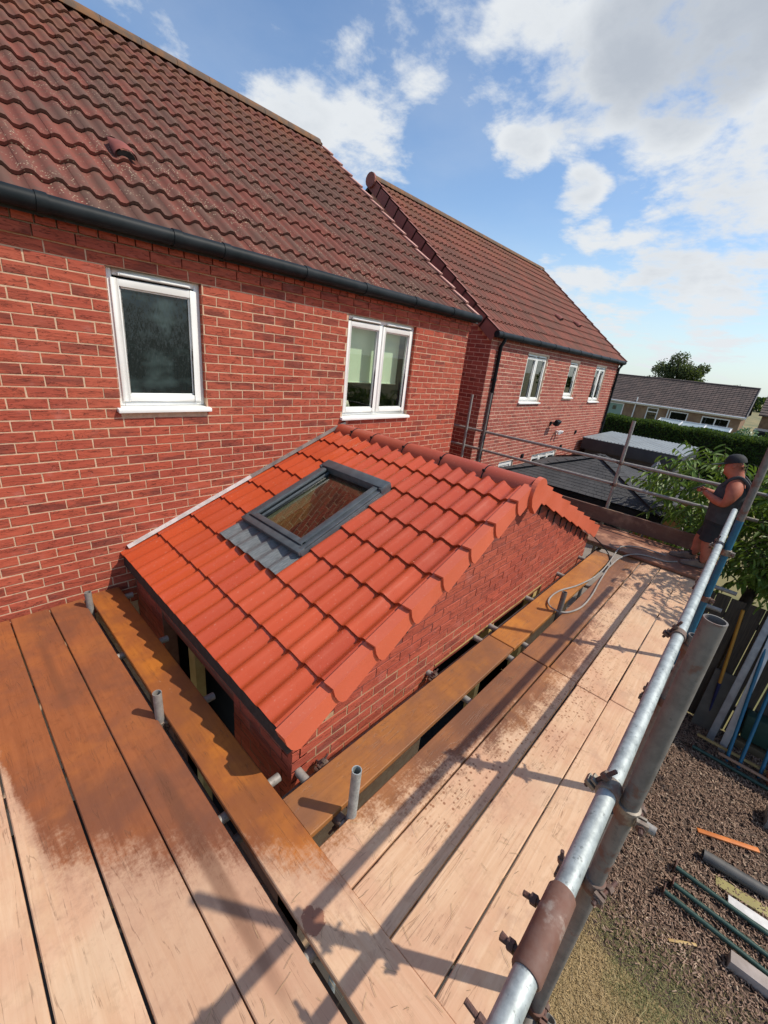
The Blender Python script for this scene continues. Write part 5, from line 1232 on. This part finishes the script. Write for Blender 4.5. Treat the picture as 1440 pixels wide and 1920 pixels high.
m = MB(); m.box(13.50,13.53,-1.84,-.26,.06,2.04); m.obj('glass_door', M_glassd, cb)
ps_ = thing('parasol', (12.3,-1.9,0), 'closed pale grey parasol standing behind the gazebo roof', 'parasol')
m = MB(); vs = []; fs = []; n = 14
for j, (z, r) in enumerate(((2.50,.03),(2.38,.10),(2.15,.16),(1.7,.19),(1.1,.23))):
    for k in range(n): a = 2*PI*k/n; q = r*(1.15 if k % 2 else .62); vs.append((12.3+q*math.cos(a), -1.9+q*math.sin(a), z))
for j in range(4):
    for k in range(n): fs.append((j*n+k, j*n+(k+1) % n, (j+1)*n+(k+1) % n, (j+1)*n+k))
m.add(vs, fs); m.obj('canopy', plain('pale_canvas',(.36,.36,.37),(.22,.22,.23),.9,6,.1), ps_)
m = MB(); m.tube([(12.3,-1.9,0),(12.3,-1.9,2.55)], .02, 8); m.obj('pole', M_galvfar, ps_)
M_hedge = leafmat('hedge_leaf', (.022,.045,.012), (.045,.080,.018), (.06,.10,.025), .85, .1)
M_hcore = plain('hedge_core', (.010,.016,.006), (.016,.024,.01), .95, 3, 0)
hd = thing('clipped_hedge', (25, -2, 0), 'long clipped dark green hedge in front of the bungalow', 'hedge')
m = MB(); m.box(24.25, 25.3, -12, 9, 0, 2.42); m.obj('stems', M_hcore, hd)
rr = random.Random(21); m = MB()
for k in range(26000):
    y = rr.uniform(-8, 5.5); u = rr.random()
    bz = 2.50+.07*noise.noise(Vector((y*.9,0,0)))
    if u < .55: x, z = 24.15+rr.uniform(-.12,.10)+.10*noise.noise(Vector((0,y*1.2,1))), rr.uniform(.3, bz)
    else: x, z = rr.uniform(24.1, 25.4), bz+rr.uniform(-.10,.12)
    d = Vector((rr.uniform(-1,1), rr.uniform(-1,1), rr.uniform(-1,1))).normalized(); s_ = d.orthogonal().normalized(); q = rr.uniform(.07,.15)
    p = Vector((x,y,z)); m.add([p-d*q*.5, p+s_*q*.3, p+d*q*.5, p-s_*q*.3], [(0,1,2,3)])
m.obj('foliage', M_hedge, hd, fix=False)
for (x, y, h, w, sd, lb) in ((27.5,-2.9,2.75,.8,4,'loose olive green shrub above the hedge, before the bungalow'), (29,-4.6,3.3,1.3,5,'dark shrub at the right edge beyond the hedge')):
    s_ = thing('shrub', (x,y,0), lb, 'shrub'); leafy('foliage', s_, (x,y,h*.6), (w,w,h*.42), 2200, .16, M_hedge if sd == 5 else M_shrub, .3, seed=sd)['kind'] = 'thing'
    m = MB(); m.tube([(x,y,0),(x,y,h*.5)], .05, 6); m.obj('stem', M_bark, s_)

# ================================================================== BUNGALOW and beyond
bg = thing('bungalow', (51, 4, 0), 'long low buff brick bungalow with a brown ribbed tile roof beyond the hedge', 'bungalow')
M_buff = plain('buff_brick', (.26,.17,.10), (.20,.12,.075), .9, 2.2, .2)
BO = [(-9.75, -8.1, .1, 2.2), (-5.95, -4.95, .75, 2.2), (-3.95, -2.45, .95, 2.15), (-1.35, .75, 1.0, 2.1), (1.0, 1.55, 1.0, 2.1)]
FB = Matrix(((0,1,0,49.2),(-1,0,0,0),(0,0,1,0),(0,0,0,1)))
slab(-14, 1.5, 0, 2.5, BO[:4], FB, M_buff, 'wall', bg, .2)
m = MB(); m.box(49.4, 56.5, -1.5, -1.3, 0, 2.5); m.add([(49.2,-1.5,2.5),(56.6,-1.5,2.5),(52.9,-1.5,4.75),(49.2,-1.3,2.5),(56.6,-1.3,2.5),(52.9,-1.3,4.75)], [(0,1,2),(3,5,4),(0,2,5,3),(1,4,5,2)]); m.obj('gable_wall', M_buff, bg)
M_bt = plain('brown_concrete_tile', (.115,.080,.068), (.075,.055,.048), .9, 1.5, .3)
nR = 15; zb0, zb1, xb0, xb1 = 2.45, 4.93, 48.9, 53.0; rb_ = MB()
rb_.add([(xb0,14,zb0),(xb0,-1.75,zb0),(xb1,-1.75,zb1),(xb1,14,zb1),(57.1,14,zb0),(57.1,-1.75,zb0)], [(0,1,2,3),(3,2,5,4),(0,4,5,1)])
bro = rb_.obj('roof', M_black, bg)
for r in range(nR):
    m = MB(); xa = xb0+(xb1-xb0)*r/nR; za = zb0+(zb1-zb0)*r/nR; dx, dz = (xb1-xb0)/nR, (zb1-zb0)/nR; y = -1.75
    while y < 10.8:
        u = .07+random.uniform(-.006,.006); e = min(y+.32, 10.8)
        m.add([(xa,y,za+u),(xa,e-.01,za+u),(xa+dx*1.05,e-.01,za+dz*1.05+.02),(xa+dx*1.05,y,za+dz*1.05+.02),(xa,y,za),(xa,e-.01,za)], [(0,1,2,3),(4,5,1,0)]); y += .33
    m.obj('tile_course', M_bt, bro, fix=True)
m = MB(); m.tube([(xb1,14,zb1+.04),(xb1,-1.8,zb1+.04)], .11, 8); m.obj('ridge', M_bt, bro)
m = MB(); m.beam((xb0-.02,-1.80,zb0+.05),(xb1,-1.80,zb1+.06),.06,.20,(0,0,1)); m.obj('bargeboard', plain('grey_board',(.20,.19,.175)), bg)
m = MB(); m.tube([(48.82,14,2.42),(48.82,-1.8,2.42)], .07, 8); m.box(48.95,49.0,-1.8,14,2.28,2.44); m.obj('gutter', M_white, bg)
for y, z0_ in ((7.05, 3.0), (4.1, 2.42)):
    m = MB(); m.tube([(49.08,y,z0_),(49.08,y+.02,.1)], .06, 8); m.obj('downpipe', M_white, bg)
for i, (a, b, c, d) in enumerate(BO[:4]):
    if i == 0:
        m = MB(); ring(m, a, b, c, d, .09, -.03, .06, 0, FB); m.obj('door_frame', M_white, bg)
        m = MB(); m.box(a+.09, b-.09, .0, .05, c+.09, d-.09, 0, FB); dd = m.obj('door', plain('sage_door',(.20,.30,.25),(.18,.27,.22),.6,1,0), bg)
        m = MB(); m.box(a+.62, a+.98, -.01, .0, 1.5, 1.9, 0, FB); m.obj('door_glass', M_glassd, dd)
        continue
    m = MB(); ring(m, a, b, c, d, .09, -.03, .06, 0, FB)
    if i == 1: m.box(a+.09, b-.09, -.028, .058, 1.75, 1.83, 0, FB)
    if i == 3: m.box((a+b)/2-.05, (a+b)/2+.05, -.028, .058, c+.09, d-.09, 0, FB)
    f = m.obj('window', M_white, bg); m = MB(); m.box(a+.08, b-.08, .0, .012, c+.08, d-.08, 0, FB); m.obj('pane', M_glassd, f)
m = MB(); m.box(49.9, 50.0, -1.2, 13.9, 0, 2.45); m.obj('room_lining', M_dark, bg)
cv = thing('conservatory', (37,0,0), 'low glazed lean-to roof with white bars between hedge and bungalow', 'conservatory')
for k in range(4):
    y = 2.45-k*1.40
    m = MB(); m.beam((34.6,y,1.72),(36.6,y,2.06),.08,.06); m.obj('glazing_bar', M_white, cv)
    if k < 3: m = MB(); m.add([(34.6,y-.05,1.71),(34.6,y-1.35,1.71),(36.6,y-1.35,2.05),(36.6,y-.05,2.05),(34.6,y-.05,1.73),(34.6,y-1.35,1.73),(36.6,y-1.35,2.07),(36.6,y-.05,2.07)], [(0,1,2,3),(7,6,5,4),(0,4,5,1),(2,6,7,3)]); m.obj('roof_pane', plain('milky_sheet',(.26,.31,.32),(.20,.25,.26),.3,1,0), cv)
m = MB(); m.beam((34.55,2.5,1.70),(34.55,-1.8,1.70),.08,.10); m.beam((36.65,2.5,2.09),(36.65,-1.8,2.09),.08,.10); m.obj('eaves_beam', M_white, cv)
m = MB()
for y in (2.4,1.0,-.35,-1.75): m.box(34.6,34.68,y-.04,y+.04,0,1.65)
m.box(34.6,36.6,-1.8,-1.74,0,1.65); m.box(34.62,34.66,-1.7,2.35,0,.7); m.obj('frame', M_white, cv)
ds = thing('dark_shed', (31,-4.2,0), 'small black shed at the right edge behind the hedge', 'shed')
m = MB(); m.box(30.5,32.5,-5.2,-3.1,0,2.5); m.obj('wall', M_black, ds); m = MB(); m.box(30.4,32.6,-5.3,-3.0,2.5,2.6); m.obj('roof', M_black, ds)
b2 = thing('distant_house', (62,-9,0), 'second brown roof partly seen at the right edge beyond the bungalow', 'house')
m = MB(); m.box(58,66,-14,-2.6,0,2.6); m.obj('wall', M_buff, b2)
for r in range(10):
    m = MB(); m.add([(57.7+.43*r,-14.3,2.6+.24*r+.06),(57.7+.43*r,-2.3,2.6+.24*r+.06),(57.7+.43*(r+1),-2.3,2.6+.24*(r+1)),(57.7+.43*(r+1),-14.3,2.6+.24*(r+1)),(57.7+.43*r,-14.3,2.6+.24*r-.1),(57.7+.43*r,-2.3,2.6+.24*r-.1)], [(0,1,2,3),(4,5,1,0)]); m.obj('tile_course', M_bt, b2)
m = MB(); m.add([(57.7,-14.3,2.5),(57.7,-2.3,2.5),(62,-2.3,4.98),(62,-14.3,4.98),(66.3,-2.3,2.5),(66.3,-14.3,2.5)], [(0,1,2,3),(3,2,4,5)]); m.obj('roof', M_black, b2)
def far_tree(x, y, h, r, n, label, sd, blobs, mat):
    t = thing('tree', (x,y,0), label, 'tree', 'trees on the skyline')
    m = MB(); m.tube([(x,y,0),(x,y,h*.5)], [r*.09,r*.05], 8)
    rr = random.Random(sd)
    for _ in range(9): a = rr.uniform(0,2*PI); m.tube([(x,y,h*.35),(x+math.cos(a)*r*.4,y+math.sin(a)*r*.4,h*.6),(x+math.cos(a)*r*.75,y+math.sin(a)*r*.75,h*.8)], [r*.04,r*.025,r*.01], 5, False)
    m.obj('trunk', M_bark, t)
    m = MB()
    for k in range(blobs):
        a = rr.uniform(0,2*PI); e = math.asin(rr.uniform(-.35,1)); q = rr.uniform(.45,.92)
        c = Vector((x+r*q*math.cos(a)*math.cos(e), y+r*q*math.sin(a)*math.cos(e), h*.52+h*.40*q*math.sin(e))); R2 = r*rr.uniform(.16,.30)
        for _ in range(n//blobs):
            u = Vector((rr.gauss(0,1), rr.gauss(0,1), rr.gauss(0,.75))).normalized()*rr.uniform(.5,1.05)*R2; p = c+u
            d = Vector((rr.uniform(-1,1), rr.uniform(-1,1), rr.uniform(-1,1))).normalized(); s_ = d.orthogonal().normalized(); z = rr.uniform(.18,.4)*(r/4)**.5
            m.add([p-d*z*.5, p+s_*z*.3, p+d*z*.5, p-s_*z*.3], [(0,1,2,3)])
    m.obj('crown', mat, t, fix=False)
M_ft = leafmat('far_tree_leaf', (.045,.060,.028), (.075,.085,.04), (.085,.10,.045), .8, .1); M_ft2 = leafmat('far_dark_leaf', (.018,.04,.022), (.03,.055,.028), (.04,.07,.03), .8, .1)
far_tree(80, 9.2, 9.9, 4.2, 9000, 'large broad tree standing above the bungalow roof', 1, 60, M_ft)
far_tree(78, 6.6, 6.6, 2.2, 2400, 'lower dark green tree at the right foot of the large tree', 2, 24, M_ft2)
far_tree(82, 14.3, 6.6, 1.5, 1500, 'small dark tree left of the large tree', 3, 16, M_ft2)
far_tree(85, 3.5, 6.5, 1.1, 900, 'small tufted tree between the large tree and the round one', 4, 8, M_ft2)
far_tree(80, 1.2, 6.75, 1.7, 2200, 'round dark tree near the right edge of the skyline', 5, 22, M_ft2)
far_tree(90, 17.5, 6.2, 1.4, 900, 'low treetop just beside the neighbour house corner', 6, 12, M_ft2)

rr = random.Random(9); m = MB()
for k in range(9000):      # far belt of trees that reads as one low mass along the horizon
    y = rr.uniform(-70, 70); hh = 4.2+2.0*noise.noise(Vector((y*.09, 2, 0)))+.9*noise.noise(Vector((y*.45, 7, 0)))
    x = 175+rr.uniform(-6, 6); z = rr.uniform(0, 1)**.6*hh; p = Vector((x, y, z))
    d = Vector((rr.uniform(-1,1), rr.uniform(-1,1), rr.uniform(-1,1))).normalized(); s_ = d.orthogonal().normalized(); q = rr.uniform(.7,1.5)
    m.add([p-d*q*.5, p+s_*q*.35, p+d*q*.5, p-s_*q*.35], [(0,1,2,3)])
tag(m.obj('distant_woodland', M_ft2, fix=False), 'low dark belt of trees along the horizon', 'woodland', kind='stuff')
